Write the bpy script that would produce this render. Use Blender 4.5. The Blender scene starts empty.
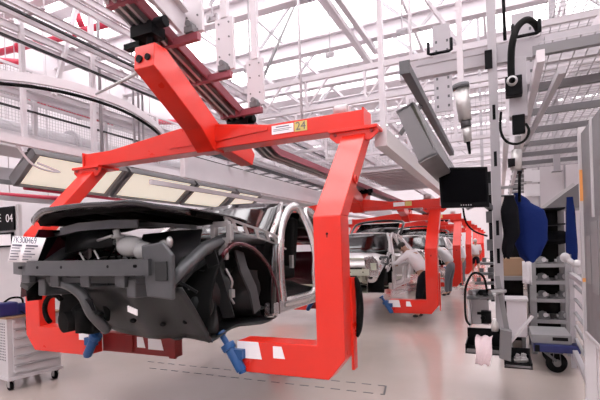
import bpy, math, random
from mathutils import Vector as V, Matrix, Euler
random.seed(7)
sc = bpy.context.scene
COL = sc.collection
PI = math.pi
# ------------------------------------------------------------------ camera
F = 440.0; YAW = math.radians(24.4); ROLL = math.radians(1.8); EYE = 1.6; HOR = 247.2
C_Y, S_Y = math.cos(YAW), math.sin(YAW)
C_R, S_R = math.cos(ROLL), math.sin(ROLL)
def ray(px, py):
    a = px-300.0; b = HOR-py
    # picture is turned by ROLL: horizon rises to the right
    r = (a*C_R + b*S_R)/F
    u = (-a*S_R + b*C_R)/F
    return V((r*C_Y - S_Y, r*S_Y + C_Y, u))
def at(px, py, X=None, Y=None, Z=None, D=None):
    d = ray(px, py)
    if X is not None: t = X/d.x
    elif Y is not None: t = Y/d.y
    elif Z is not None: t = (Z-EYE)/d.z
    else: t = D
    return V((0, 0, EYE)) + d*t
cd = bpy.data.cameras.new('camera'); cam = bpy.data.objects.new('camera', cd); COL.objects.link(cam)
cam.location = (0, 0, EYE)
cd.sensor_width = 36; cd.lens = 36*F/600.0
cd.shift_y = (HOR-200)/600.0
cam.rotation_mode = 'XYZ'
m = Matrix.Rotation(YAW, 4, 'Z') @ Matrix.Rotation(PI/2, 4, 'X') @ Matrix.Rotation(-ROLL, 4, 'Z')
cam.rotation_euler = m.to_euler()
cd.clip_end = 200; cd.clip_start = 0.05
sc.camera = cam
sc.view_settings.view_transform = 'Standard'; sc.view_settings.look = 'None'
sc.view_settings.gamma = 1; sc.view_settings.use_curve_mapping = False
sc.view_settings.exposure = 0.5
# ------------------------------------------------------------------ materials
def mat(name, col, rough=.5, metal=0, emis=None, es=1, coat=0, noise=0, nscale=8, bump=0, alpha=None, trans=0, ior=1.45):
    m = bpy.data.materials.new(name); m.use_nodes = True
    nt = m.node_tree; b = nt.nodes['Principled BSDF']
    b.inputs['Base Color'].default_value = (*col, 1)
    b.inputs['Roughness'].default_value = rough; b.inputs['Metallic'].default_value = metal
    b.inputs['IOR'].default_value = ior
    if coat: b.inputs['Coat Weight'].default_value = coat; b.inputs['Coat Roughness'].default_value = .08
    if trans: b.inputs['Transmission Weight'].default_value = trans
    if alpha is not None: b.inputs['Alpha'].default_value = alpha
    if emis: b.inputs['Emission Color'].default_value = (*emis, 1); b.inputs['Emission Strength'].default_value = es
    if noise or bump:
        tc = nt.nodes.new('ShaderNodeTexCoord'); n = nt.nodes.new('ShaderNodeTexNoise')
        n.inputs['Scale'].default_value = nscale; n.inputs['Detail'].default_value = 4
        nt.links.new(tc.outputs['Object'], n.inputs['Vector'])
        if noise:
            r = nt.nodes.new('ShaderNodeMapRange')
            r.inputs['To Min'].default_value = 1-noise; r.inputs['To Max'].default_value = 1+noise
            nt.links.new(n.outputs['Fac'], r.inputs['Value'])
            mx = nt.nodes.new('ShaderNodeVectorMath'); mx.operation = 'SCALE'
            mx.inputs[0].default_value = col
            nt.links.new(r.outputs[0], mx.inputs['Scale']); nt.links.new(mx.outputs[0], b.inputs['Base Color'])
            r2 = nt.nodes.new('ShaderNodeMapRange')
            r2.inputs['To Min'].default_value = max(.02, rough-.08); r2.inputs['To Max'].default_value = min(1, rough+.1)
            nt.links.new(n.outputs['Fac'], r2.inputs['Value']); nt.links.new(r2.outputs[0], b.inputs['Roughness'])
        if bump:
            bp = nt.nodes.new('ShaderNodeBump'); bp.inputs['Strength'].default_value = bump; bp.inputs['Distance'].default_value = .02
            nt.links.new(n.outputs['Fac'], bp.inputs['Height']); nt.links.new(bp.outputs[0], b.inputs['Normal'])
    return m
M = {}
M['white'] = mat('white painted steel', (.60, .56, .585), .42, noise=.05, nscale=3)
M['white2'] = mat('pale grey steel', (.40, .38, .40), .45, noise=.08, nscale=3)
M['grey'] = mat('grey steel', (.17, .165, .17), .42, .3, noise=.1, nscale=4)
M['dgrey'] = mat('dark grey steel', (.10, .10, .105), .45, .3, noise=.1)
M['galv'] = mat('galvanised wire', (.42, .40, .41), .4, .5)
M['alu'] = mat('aluminium profile', (.42, .41, .41), .35, .6, noise=.05)
M['black'] = mat('black plastic', (.006, .006, .007), .5, ior=1.3)
M['rubber'] = mat('black rubber', (.008, .008, .008), .75, ior=1.3)
M['red'] = mat('orange red carrier paint', (.68, .020, .008), .3, coat=.3, noise=.05, nscale=5)
M['dred'] = mat('darker dull red', (.22, .012, .012), .5, noise=.15, nscale=9)  # darker red for the sliding arm, its stops and the bolts
M['pipered'] = mat('crimson pipe paint', (.55, .03, .07), .4)
M['railred'] = mat('dull rose red paint', (.26, .06, .08), .45, .1, noise=.1)
M['blue'] = mat('blue clamp paint', (.012, .075, .23), .4, noise=.1)
M['navy'] = mat('navy plastic', (.012, .018, .10), .4)
M['bluecloth'] = mat('royal blue cloth', (.003, .013, .09), .85, bump=.3, nscale=30)
M['blackcloth'] = mat('black cloth', (.006, .006, .008), .9, bump=.3, nscale=30)
M['whitecloth'] = mat('white cotton cloth', (.75, .72, .74), .85, bump=.3, nscale=25)
M['pinkcloth'] = mat('pale pink rag', (.72, .58, .60), .85, bump=.4, nscale=25)
M['paper'] = mat('white paper', (.85, .83, .85), .7)
M['ink'] = mat('grey printed ink', (.12, .12, .16), .7)
M['yellow'] = mat('yellow number plate', (.62, .50, .16), .5)
M['wood'] = mat('brown cardboard', (.33, .21, .13), .8, noise=.1)
M['orange'] = mat('orange tape', (.80, .35, .10), .5)
M['cab'] = mat('light grey cabinet enamel', (.52, .50, .51), .35, noise=.03)
M['gcab'] = mat('mid grey cabinet enamel', (.17, .165, .17), .4, noise=.03)
M['handle'] = mat('brushed handle metal', (.45, .44, .45), .3, .8)
M['darkpaint'] = mat('near black gloss paint', (.010, .008, .011), .16, .2, coat=.6)
M['burg'] = mat('burgundy gloss paint', (.075, .006, .014), .2, .2, coat=.6)
M['bay'] = mat('dark grey primed sheet metal', (.028, .030, .031), .36, .3, noise=.25, nscale=6)
M['bay2'] = mat('mid grey primed sheet metal', (.075, .078, .082), .38, .3, noise=.2, nscale=6)
M['silver'] = mat('bright silver body metal', (.62, .60, .60), .2, .85, noise=.05)
M['glass'] = mat('dark car glass', (.02, .02, .022), .12, .0, coat=.5, trans=.6)
M['whitecar'] = mat('white body paint', (.72, .69, .70), .22, coat=.6)
M['greenbay'] = mat('pale greenish primer', (.42, .42, .34), .5, noise=.2)
M['trans'] = mat('milky translucent plastic', (.62, .63, .62), .25, trans=.35)
M['skin'] = mat('skin', (.42, .24, .17), .5)
M['hair'] = mat('black hair', (.02, .015, .012), .6)
M['shoe'] = mat('black leather', (.015, .015, .015), .4)
M['trous'] = mat('black trouser cloth', (.015, .015, .02), .9)
M['gtrous'] = mat('grey trouser cloth', (.14, .14, .16), .9)
M['screen'] = mat('black matt screen', (.003, .003, .004), .5, ior=1.2)
M['lightface'] = mat('lit cream diffuser', (.82, .77, .66), .3, 0, emis=(1, .92, .78), es=.36)
M['tube'] = mat('fluorescent tube', (.9, .9, .88), .3, emis=(1, .93, .80), es=1.3)
M['bglass'] = mat('skylight glass', (.95, .95, .97), .05, alpha=.12)
M['ivory'] = mat('ivory wall paint', (.66, .62, .64), .6, noise=.03)
M['tool'] = mat('pale tool metal', (.50, .48, .47), .35, .5)
M['cabletray'] = mat('black cable chain', (.02, .02, .022), .5)
# floor: sealed resin, pinkish cream, glossy
def floor_mat():
    m = bpy.data.materials.new('sealed resin floor'); m.use_nodes = True; nt = m.node_tree; b = nt.nodes['Principled BSDF']
    tc = nt.nodes.new('ShaderNodeTexCoord'); n = nt.nodes.new('ShaderNodeTexNoise'); n.inputs['Scale'].default_value = .6; n.inputs['Detail'].default_value = 5
    cr_ = nt.nodes.new('ShaderNodeValToRGB'); cr_.color_ramp.elements[0].position = .3; cr_.color_ramp.elements[1].position = .7
    cr_.color_ramp.elements[0].color = (.39, .33, .30, 1); cr_.color_ramp.elements[1].color = (.45, .385, .355, 1)
    nt.links.new(tc.outputs['Object'], n.inputs['Vector']); nt.links.new(n.outputs['Fac'], cr_.inputs['Fac']); nt.links.new(cr_.outputs[0], b.inputs['Base Color'])
    n2 = nt.nodes.new('ShaderNodeTexNoise'); n2.inputs['Scale'].default_value = 2.5; n2.inputs['Detail'].default_value = 6
    mr = nt.nodes.new('ShaderNodeMapRange'); mr.inputs['To Min'].default_value = .13; mr.inputs['To Max'].default_value = .3
    nt.links.new(tc.outputs['Object'], n2.inputs['Vector']); nt.links.new(n2.outputs['Fac'], mr.inputs['Value']); nt.links.new(mr.outputs[0], b.inputs['Roughness'])
    bp = nt.nodes.new('ShaderNodeBump'); bp.inputs['Strength'].default_value = .05; nt.links.new(n2.outputs['Fac'], bp.inputs['Height']); nt.links.new(bp.outputs[0], b.inputs['Normal'])
    b.inputs['Coat Weight'].default_value = .25; b.inputs['Coat Roughness'].default_value = .1
    return m
M['floor'] = floor_mat()
M['mid'] = mat('shade darkened grey', (.25, .245, .25), .45, noise=.05)  # right work area's shade put into the colour, darker than the pale steel
for k_, v_ in (('black', .2), ('rubber', .15), ('bay', .35), ('blackcloth', .1), ('screen', .1), ('bluecloth', .2), ('bay2', .4), ('trous', .1)):
    M[k_].node_tree.nodes['Principled BSDF'].inputs['Specular IOR Level'].default_value = v_
# ------------------------------------------------------------------ mesh builder
def frame(d, up=V((0, 0, 1))):
    d = V(d).normalized(); up = V(up)
    if abs(d.dot(up.normalized())) > .98: up = V((0, 1, 0)) if abs(d.y) < .9 else V((1, 0, 0))
    s = d.cross(up).normalized(); u = s.cross(d).normalized()
    return d, s, u
class MB:
    def __init__(s): s.v = []; s.f = []; s.sm = []; s.mi = []; s.cur = 0
    def add(s, vs, fs, smooth=False):
        o = len(s.v); s.v += [V(p) for p in vs]
        for f in fs: s.f.append([o+i for i in f]); s.sm.append(smooth); s.mi.append(s.cur)
        return s
    def box(s, c, size, R=None):
        c = V(c); hx, hy, hz = size[0]/2, size[1]/2, size[2]/2
        vs = [V((x, y, z)) for x in (-hx, hx) for y in (-hy, hy) for z in (-hz, hz)]
        if R is not None: vs = [R @ p for p in vs]
        return s.add([c+p for p in vs], [(0, 1, 3, 2), (4, 6, 7, 5), (0, 4, 5, 1), (2, 3, 7, 6), (0, 2, 6, 4), (1, 5, 7, 3)])
    def bb(s, x0, x1, y0, y1, z0, z1): return s.box(((x0+x1)/2, (y0+y1)/2, (z0+z1)/2), (abs(x1-x0), abs(y1-y0), abs(z1-z0)))
    def beam(s, p0, p1, w, h, up=(0, 0, 1), w1=None, h1=None):
        p0, p1 = V(p0), V(p1); d, a, u = frame(p1-p0, up); w1 = w1 or w; h1 = h1 or h
        vs = []
        for p, ww, hh in ((p0, w, h), (p1, w1, h1)):
            vs += [p-a*ww/2-u*hh/2, p+a*ww/2-u*hh/2, p+a*ww/2+u*hh/2, p-a*ww/2+u*hh/2]
        return s.add(vs, [(3, 2, 1, 0), (4, 5, 6, 7), (0, 1, 5, 4), (1, 2, 6, 5), (2, 3, 7, 6), (3, 0, 4, 7)])
    def ibeam(s, p0, p1, w, h, t=.02, up=(0, 0, 1)):
        p0, p1 = V(p0), V(p1); d, a, u = frame(p1-p0, up)
        s.beam(p0+u*(h/2-t/2), p1+u*(h/2-t/2), w, t, up); s.beam(p0-u*(h/2-t/2), p1-u*(h/2-t/2), w, t, up)
        return s.beam(p0, p1, t, h-2*t, up)
    def tube(s, pts, r, n=8, closed=False):
        pts = [V(p) for p in pts]; N = len(pts); rs = r if isinstance(r, (list, tuple)) else [r]*N
        vs = []; a = None
        for i, p in enumerate(pts):
            t = (pts[min(i+1, N-1)]-pts[max(i-1, 0)])
            if t.length < 1e-9: t = V((0, 0, 1))
            t.normalize()
            if a is None: _, a, _ = frame(t)
            a = (a-t*a.dot(t))
            if a.length < 1e-6: _, a, _ = frame(t)
            a.normalize(); b = t.cross(a)
            vs += [p+(a*math.cos(2*PI*k/n)+b*math.sin(2*PI*k/n))*rs[i] for k in range(n)]
        fs = [(i*n+k, i*n+(k+1) % n, (i+1)*n+(k+1) % n, (i+1)*n+k) for i in range(N-1) for k in range(n)]
        s.add(vs, fs, True)
        o = len(s.v)-len(vs)
        for f in (list(range(n))[::-1], [(N-1)*n+k for k in range(n)]):
            s.f.append([o+i for i in f]); s.sm.append(False); s.mi.append(s.cur)
        return s
    def sweep(s, pts, w, h, up=(0, 0, 1)):
        pts = [V(p) for p in pts]; N = len(pts); rows = [[], [], [], []]
        for i, p in enumerate(pts):
            _, a, u = frame(pts[min(i+1, N-1)]-pts[max(i-1, 0)], up)
            for k, (sa, su) in enumerate(((-1, -1), (1, -1), (1, 1), (-1, 1))): rows[k].append(p+a*sa*w/2+u*su*h/2)
        for k in range(4): s.surf([rows[k], rows[(k+1) % 4]])
        s.add([rows[k][0] for k in range(4)], [(3, 2, 1, 0)]); s.add([rows[k][-1] for k in range(4)], [(0, 1, 2, 3)])
        return s
    def cyl(s, p0, p1, r0, r1=None, n=20):
        return s.tube([p0, p1], [r0, r0 if r1 is None else r1], n)
    def prism(s, poly, plane, a0, a1):
        def P(p, a):
            return V((p[0], a, p[1])) if plane == 'xz' else V((a, p[0], p[1])) if plane == 'yz' else V((p[0], p[1], a))
        n = len(poly); vs = [P(p, a0) for p in poly]+[P(p, a1) for p in poly]
        return s.add(vs, [tuple(range(n))[::-1], tuple(range(n, 2*n))]+[(i, (i+1) % n, n+(i+1) % n, n+i) for i in range(n)])
    def lathe(s, prof, base, axis=(0, 0, 1), n=24):
        d, a, b = frame(axis); base = V(base); vs = []
        for r, h in prof: vs += [base+d*h+(a*math.cos(2*PI*k/n)+b*math.sin(2*PI*k/n))*max(r, 1e-4) for k in range(n)]
        return s.add(vs, [(i*n+k, i*n+(k+1) % n, (i+1)*n+(k+1) % n, (i+1)*n+k) for i in range(len(prof)-1) for k in range(n)], True)
    def surf(s, g, smooth=True):
        R, C = len(g), len(g[0])
        return s.add([p for row in g for p in row], [(i*C+j, i*C+j+1, (i+1)*C+j+1, (i+1)*C+j) for i in range(R-1) for j in range(C-1)], smooth)
    def ell(s, c, r, n=12, R=None):
        c = V(c); vs = []; 
        for i in range(n+1):
            th = PI*i/n
            for k in range(n*2):
                ph = PI*k/n
                p = V((r[0]*math.sin(th)*math.cos(ph), r[1]*math.sin(th)*math.sin(ph), r[2]*math.cos(th)))
                vs.append(c+(R @ p if R is not None else p))
        m = n*2
        return s.add(vs, [(i*m+k, i*m+(k+1) % m, (i+1)*m+(k+1) % m, (i+1)*m+k) for i in range(n) for k in range(m)], True)
    def wire(s, o, u, v, nu, nv, r=.004):
        o, u, v = V(o), V(u), V(v)
        for i in range(nu+1): s.beam(o+u*i/nu, o+u*i/nu+v, r*2, r*2)
        for j in range(nv+1): s.beam(o+v*j/nv, o+v*j/nv+u, r*2, r*2)
        return s
    def build(s, name, mats, parent=None, bevel=0, solid=0, sub=0, label=None, cat=None, group=None, kind=None, origin=None):
        me = bpy.data.meshes.new(name)
        if parent is not None: o0 = world_loc(parent)
        elif origin is not None: o0 = V(origin)
        else:
            xs = [p.x for p in s.v]; ys = [p.y for p in s.v]; zs = [p.z for p in s.v]
            o0 = V(((min(xs)+max(xs))/2, (min(ys)+max(ys))/2, min(zs)))
        me.from_pydata([tuple(p-o0) for p in s.v], [], s.f)
        if not isinstance(mats, (list, tuple)): mats = [mats]
        for mm in mats: me.materials.append(M[mm] if isinstance(mm, str) else mm)
        me.polygons.foreach_set('use_smooth', s.sm); me.polygons.foreach_set('material_index', s.mi)
        me.validate(); me.update()
        import bmesh
        bm = bmesh.new(); bm.from_mesh(me); bmesh.ops.recalc_face_normals(bm, faces=bm.faces); bm.to_mesh(me); bm.free()
        ob = bpy.data.objects.new(name, me); COL.objects.link(ob)
        if parent is not None: ob.parent = parent
        else: ob.location = o0
        ORG[ob.name] = o0
        if solid:
            md = ob.modifiers.new('s', 'SOLIDIFY'); md.thickness = solid; md.offset = 0
        if sub:
            md = ob.modifiers.new('u', 'SUBSURF'); md.levels = sub; md.render_levels = sub
        if bevel:
            md = ob.modifiers.new('b', 'BEVEL'); md.width = bevel; md.segments = 2; md.limit_method = 'ANGLE'
        tag(ob, label, cat, group, kind)
        return ob
ORG = {}
def world_loc(o): return ORG.get(o.name, V((0, 0, 0)))
def tag(o, label=None, cat=None, group=None, kind=None):
    if label: o['label'] = label
    if cat: o['category'] = cat
    if group: o['group'] = group
    if kind: o['kind'] = kind
    return o
def thing(name, loc, label, cat, group=None):
    o = bpy.data.objects.new(name, None); COL.objects.link(o); o.location = loc; ORG[o.name] = V(loc)
    o.empty_display_size = .1
    return tag(o, label, cat, group)
def struct(name, mb, mm, bevel=0): return mb.build(name, mm, kind='structure', bevel=bevel)
def children(o): return [c for c in bpy.data.objects if c.parent == o]
def dup(root, delta, label, group=None, skip=()):
    def rec(o, parent):
        c = o.copy(); COL.objects.link(c); ORG[c.name] = ORG.get(o.name, V((0, 0, 0)))
        if parent: c.parent = parent
        for ch in children(o):
            if ch.name.split('.')[0] in skip: continue
            rec(ch, c)
        return c
    r = rec(root, None); r.location = V(root.location)+V(delta); ORG[r.name] = V(r.location)
    if label: r['label'] = label
    if group: r['group'] = group
    return r
def text(body, size, origin, xdir, ydir, mm, parent, name='lettering', depth=.001, align='CENTER'):
    """letters as a mesh, baseline centre at origin, reading along xdir with up ydir (world)"""
    cu = bpy.data.curves.new('t', 'FONT'); cu.body = body; cu.size = size; cu.extrude = depth; cu.align_x = align; cu.align_y = 'CENTER'
    to = bpy.data.objects.new('t', cu); COL.objects.link(to)
    dg = bpy.context.evaluated_depsgraph_get(); me = bpy.data.meshes.new_from_object(to.evaluated_get(dg))
    bpy.data.objects.remove(to)
    x = V(xdir).normalized(); y = V(ydir); y = (y-x*y.dot(x)).normalized(); z = x.cross(y)
    pl = world_loc(parent) if parent else V((0, 0, 0))
    for vv in me.vertices: vv.co = V(origin)-pl+x*vv.co.x+y*vv.co.y+z*vv.co.z
    me.materials.clear(); me.materials.append(M[mm])
    ob = bpy.data.objects.new(name, me); COL.objects.link(ob); ob.parent = parent; ORG[ob.name] = pl
    return ob
def arc(c, r, a0, a1, n, ax=(1, 0, 0), ay=(0, 0, 1)):
    c, ax, ay = V(c), V(ax), V(ay)
    return [c+ax*r*math.cos(a0+(a1-a0)*i/n)+ay*r*math.sin(a0+(a1-a0)*i/n) for i in range(n+1)]
def smooth_path(pts, n=6):
    pts = [V(p) for p in pts]; out = []
    for i in range(len(pts)-1):
        p0 = pts[max(i-1, 0)]; p1 = pts[i]; p2 = pts[i+1]; p3 = pts[min(i+2, len(pts)-1)]
        for k in range(n):
            t = k/n
            out.append(.5*((2*p1)+(p2-p0)*t+(2*p0-5*p1+4*p2-p3)*t*t+(3*p1-p0-3*p2+p3)*t**3))
    out.append(pts[-1]); return out
# ------------------------------------------------------------------ world & lamps
w = bpy.data.worlds.new('sky'); sc.world = w; w.use_nodes = True
bg = w.node_tree.nodes['Background']; bg.inputs[0].default_value = (1.0, .955, .975, 1); bg.inputs[1].default_value = 4.6
# ------------------------------------------------------------------ hall
XL, XR, YF, YN, ZR = -11.0, 7.0, 46.0, -8.0, 8.2
struct('floor', MB().bb(XL, XR, YN, YF, -.1, 0), 'floor')
struct('wall_left', MB().bb(XL-.2, XL, YN, YF, 0, ZR), 'ivory')
struct('wall_right', MB().bb(XR, XR+.2, YN, YF, 0, ZR), 'ivory')
struct('wall_near', MB().bb(XL, XR, YN-.2, YN, 0, ZR), 'ivory')
struct('wall_far', MB().bb(XL, XR, YF, YF+.2, 0, ZR), 'ivory')
mb = MB()
y = YN+1.8
while y < YF:
    mb.bb(XL, XR, y, y+(.4 if y < 12 else 1.0), ZR, ZR+.12); y += 2.4
struct('ceiling', mb, 'white')
mb = MB(); y = YN; n = 1
while y < YF:
    struct('window_%d' % n, MB().bb(XL, XR, y, y+2.4, ZR+.13, ZR+.14), 'bglass'); y += 2.4; n += 1
tn = 1
for k in range(20):
    Y = -6.0+2.4*k
    g = MB(); g.ibeam((XL, Y, 6.9), (XR, Y, 6.9), .24, .40, .03)
    struct('trim_%d' % tn, g, 'white'); tn += 1
# purlins and sloping braces between the girders
g = MB()
for X in (-9.2, -7.4, -5.6, -3.8, -2.0, -.2, 1.6, 3.4, 5.2):
    g.beam((X, YN, 7.6), (X, YF, 7.6), .07, .12)
struct('trim_%d' % tn, g, 'white'); tn += 1
g = MB()
for k in range(10):
    Y = 6.0+2.4*k
    for X in (-6.4, -1.6, 3.2):
        g.beam((X, Y, 6.7), (X+1.5, Y, ZR), .07, .07); g.beam((X, Y, 6.7), (X-1.5, Y, ZR), .07, .07)
        g.beam((X, Y, 6.7), (X, Y+1.6, 8.1), .05, .05)
struct('trim_%d' % tn, g, 'white2'); tn += 1
# flush floor channel under the first carrier
g = MB()
for (a, b) in (((148, 361.5), (386, 386)), ((150, 368), (384, 394.5))):
    p, q = at(*a, Z=0), at(*b, Z=0); L = (q-p).length; d = (q-p)/L; s = 0
    while s < L:
        e = min(L, s+.11); g.beam(p+d*s+V((0, 0, .001)), p+d*e+V((0, 0, .001)), .018, .004); s += .19
p, q = at(386, 386, Z=0), at(384, 394.5, Z=0); g.beam(p+V((0, 0, .001)), q+V((0, 0, .001)), .02, .004)
struct('trim_%d' % tn, g, 'dgrey'); tn += 1

# ------------------------------------------------------------------ overhead steelwork
def post(name, X, Y, z0, z1, wd, label, cat='post', group=None, mm='white', rnd=False, holes=False):
    g = MB()
    if rnd: g.cyl((X, Y, z0), (X, Y, z1), wd/2)
    else: g.bb(X-wd/2, X+wd/2, Y-wd/2, Y+wd/2, z0, z1)
    if rnd:
        g.cyl((X, Y, z0), (X, Y, z0+.05), wd*.8)
    else:
        g.bb(X-wd*.8, X+wd*.8, Y-wd*.8, Y+wd*.8, z0, z0+.015)
        z = z0+.4
        while z < z1: g.bb(X-wd*.53, X+wd*.53, Y-wd*.2, Y+wd*.2, z, z+.05); z += 1.1
    return g.build(name, mm, label=label, cat=cat, group=group)
LX = -5.6
def hang(px, py, X, **k):
    p = at(px, py, X=X); return p
p = at(22, 60, X=LX); post('hanger_post', p.x, p.y, 2.95, ZR, .055, 'white square hanger post nearest the left edge of the picture')
p = at(91.5, 60, X=LX); post('hanger_post', p.x, p.y, 2.95, ZR, .065, 'white hanger post left of the first carrier, the thicker of a close pair')
p = at(99, 60, X=LX-.05); post('hanger_rod', p.x, p.y, 2.95, ZR, .05, 'grey round hanger rod beside the thicker white post of the pair', mm='white2', rnd=True)
for i, (px, lb) in enumerate(((132, 'slim round rod left of the red arm tip, leftmost of three'), (137, 'slim round rod left of the red arm tip, middle of three'), (141, 'slim round rod left of the red arm tip, rightmost of three'))):
    p = at(px, 60, X=LX-.4); post('hanger_rod', p.x, p.y, 3.1, ZR, .04, lb, mm='white2', rnd=True, group=None)
p, q = at(78, 0, X=LX), at(54, 95, X=LX)
MB().beam(p+(p-q)*.6, q, .055, .055).build('diagonal_brace', 'white', label='thin white diagonal brace leaning between the two left hanger posts', cat='brace')
# hangers in the middle and right of the roof
for (px, X, z0, wd, nm, lb, mm) in (
    (255, -4.2, 3.5, .07, 'hanger_post', 'thin white hanger post behind the second rail bracket', 'white'),
    (381, -1.6, 3.0, .085, 'hanger_post', 'thick white hanger post in the middle of the roof, right of the number plate', 'white'),
    (411, -1.6, 3.6, .06, 'hanger_post', 'thin white hanger post above the dark sloping rail', 'white'),
    (300, -3.4, 3.9, .05, 'hanger_rod', 'slim pale rod hanging above the yellow number plate', 'white'),
    (553.5, 1.05, 2.9, .11, 'hanger_post', 'broad white hanger post right of the arched black hose', 'white2'),
    (565, 1.15, 3.4, .07, 'hanger_post', 'narrow white hanger post at the right end of the cross beam', 'white'),
    (479, -.35, 3.0, .07, 'hanger_post', 'white hanger post just left of the tool carrier column', 'white2')):
    p = at(px, 60, X=X)
    post(nm, p.x, p.y, z0, ZR, wd, lb, mm=mm, rnd=(nm == 'hanger_rod'))
for (a, b, X, lb) in (((297, 0), (257, 92), -4.0, 'grey diagonal pipe brace crossing the skylight in the roof centre'),
                      ((322, -5), (372, 66), -3.0, 'broad white diagonal brace right of the roof centre'),
                      ((336, -5), (376, 52), -2.8, 'narrow white diagonal brace beside the broad one'),
                      ((423, -5), (470, 60), None, 'white diagonal brace above the black hose clips'),):
    p, q = (at(*a, X=X), at(*b, X=X)) if X is not None else (at(*a, D=9), at(*b, D=9))
    r = .03 if 'pipe' in lb else (.075 if 'broad' in lb else .045)
    g = MB(); 
    if 'pipe' in lb: g.cyl(p, q, r); g.cyl(q, q-(q-p).normalized()*.12, r*1.6)
    else: g.beam(p, q, r*1.6, r*1.6); g.beam(q, q-(q-p).normalized()*.14, r*2.4, r*.6)
    g.build('diagonal_brace', 'grey' if 'pipe' in lb else 'white', label=lb, cat='brace')

def track(X, Y0, Y1, z, label, gap=.22, w_=.05, h_=.1, mm='white', z1=None, ties=True):
    z1 = z if z1 is None else z1
    t = thing('conveyor_track', (X, (Y0+Y1)/2, (z+z1)/2), label, 'conveyor track')
    for s in (-1, 1):
        MB().ibeam((X+s*gap/2, Y0, z), (X+s*gap/2, Y1, z1), w_, h_, .012).build('track_rail', mm, t)
    g = MB(); y = Y0+.3
    while y < min(Y1, Y0+28):
        zz = z+(z1-z)*(y-Y0)/(Y1-Y0)
        g.bb(X-gap/2-.05, X+gap/2+.05, y, y+.06, zz+h_/2, zz+h_/2+.02)
        y += .9
    g.build('cross_ties', mm, t)
    return t
track(-5.15, 2.4, 22, 4.55, 'upper left white twin rail track highest above the light fixtures', .26)
track(-5.75, 2.4, 22, 4.55, 'upper left white twin rail track second from the line', .26)
track(-6.2, 2.4, 22, 4.0, 'lower white twin rail track left of the pair of hanger posts', .3)
track(-4.9, 2.6, 22, 4.9, 'topmost white twin rail track in the upper left corner', .2)
# cable trays under them
for (X, z, lb) in ((-5.45, 4.3, 'black cable strip under the upper left rail tracks'), (-6.5, 3.8, 'black cable strip along the lower left rail track'), (-5.0, 4.42, 'thin black cable strip beside the highest rail track')):
    MB().bb(X-.02, X+.02, 2.6, 20, z, z+.025).build('cable_strip', 'cabletray', label=lb, cat='cable')
# curved monorail with black cable
pts = [at(x, y_, Z=3.75) for x, y_ in ((-30, 72), (0, 75), (35, 79), (70, 86), (100, 95), (125, 105), (145, 117), (160, 130), (172, 147))]
pts = smooth_path(pts, 5)
t = thing('curved_monorail', pts[10], 'curved white monorail bending towards the line in the upper left', 'monorail')
g = MB()
g.sweep(pts, .04, .11)
g.build('rail', 'white', t)
MB().tube([p-V((0, 0, .1)) for p in pts], .022).build('cable', 'rubber', t, label='black cable under the rail')
# catwalk with wire mesh railing
cw = thing('catwalk', (-6.7, 9, 3.3), 'white overhead catwalk with wire mesh railing on the left side', 'catwalk')
MB().bb(-6.55, -6.5, 2.6, 20, 3.22, 3.45).build('edge_beam', 'white', cw)
g = MB(); g.bb(-7.5, -6.55, 2.6, 20, 3.28, 3.32)
g.build('deck', 'white2', cw)
for k in range(12):
    y = 3.2+1.35*k; MB().bb(-6.56, -6.5, y-.03, y+.03, 3.45, 4.45).build('railing_post', 'white', cw)
for z in (4.45, 3.95): MB().bb(-6.54, -6.51, 2.6, 20, z-.02, z+.02).build('handrail', 'white', cw)
g = MB().wire((-6.52, 2.8, 3.48), (0, 13, 0), (0, 0, .95), 260, 19, .0025)
g.build('mesh_infill', 'galv', cw)
# services beyond the catwalk
def pipe(pts, r, mm, name, label, cat='pipe'):
    g = MB(); g.tube(pts, r, 10)
    for a, b in zip(pts[:-1], pts[1:]):
        L = (V(b)-V(a)).length; n_ = int(L/2.2)
        for i in range(n_):
            c = V(a)+(V(b)-V(a))*((i+.5)/n_); d = (V(b)-V(a)).normalized(); g.cyl(c-d*.04, c+d*.04, r*1.45, n=10)
    o = g.build(name, mm, label=label, cat=cat)
    for f_ in (.2, .8):
        c = V(pts[0])+(V(pts[1])-V(pts[0]))*f_; MB().cyl(c, (c.x, c.y, ZR), .007, n=6).build('hanger_rod', 'white', o)
    return o
pipe([(-8.2, 3, 3.9), (-8.2, 24, 3.9)], .22, 'white2', 'air_duct', 'fat round pale duct running behind the mesh railing', 'duct')
pipe([(-7.9, 3, 4.5), (-7.9, 24, 4.5)], .07, 'white', 'service_pipe', 'white pipe above the fat duct behind the mesh railing')
P_ = lambda x, y_, X: at(x, y_, X=X)
pipe([P_(0, 82, -7.7), P_(30, 98, -7.7), P_(112, 124, -7.7), P_(119, 118, -7.7), P_(90, 112, -7.7)], .045, 'pipered', 'sprinkler_pipe', 'crimson sprinkler pipe looping behind the mesh railing')
pipe([P_(-10, 60, -7.4), P_(20, 62, -7.4)], .05, 'pipered', 'sprinkler_pipe', 'short crimson pipe at the left edge below the tracks')
pipe([at(-20, 57, Z=6.2), at(60, 38, Z=6.2), at(129, 17, Z=6.2)], .075, 'pipered', 'sprinkler_pipe', 'long crimson sprinkler pipe crossing under the upper left skylight')
pipe([at(77, 14, Z=6.3), at(82, 27, Z=6.1)], .06, 'pipered', 'sprinkler_pipe', 'short crimson branch stub in the upper left corner')
pipe([P_(-5, 195, -8.5), P_(60, 199, -8.5)], .06, 'pipered', 'sprinkler_pipe', 'low crimson pipe above the black sign')
pipe([P_(24, 188, -7.4), P_(130, 201, -7.4)], .03, 'pipered', 'sprinkler_pipe', 'thin crimson pipe passing below the first light fixture')
pipe([P_(140, 122, -7.0), P_(185, 122, -7.0)], .06, 'pipered', 'sprinkler_pipe', 'crimson pipe end behind the left side of the red beam')
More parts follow.
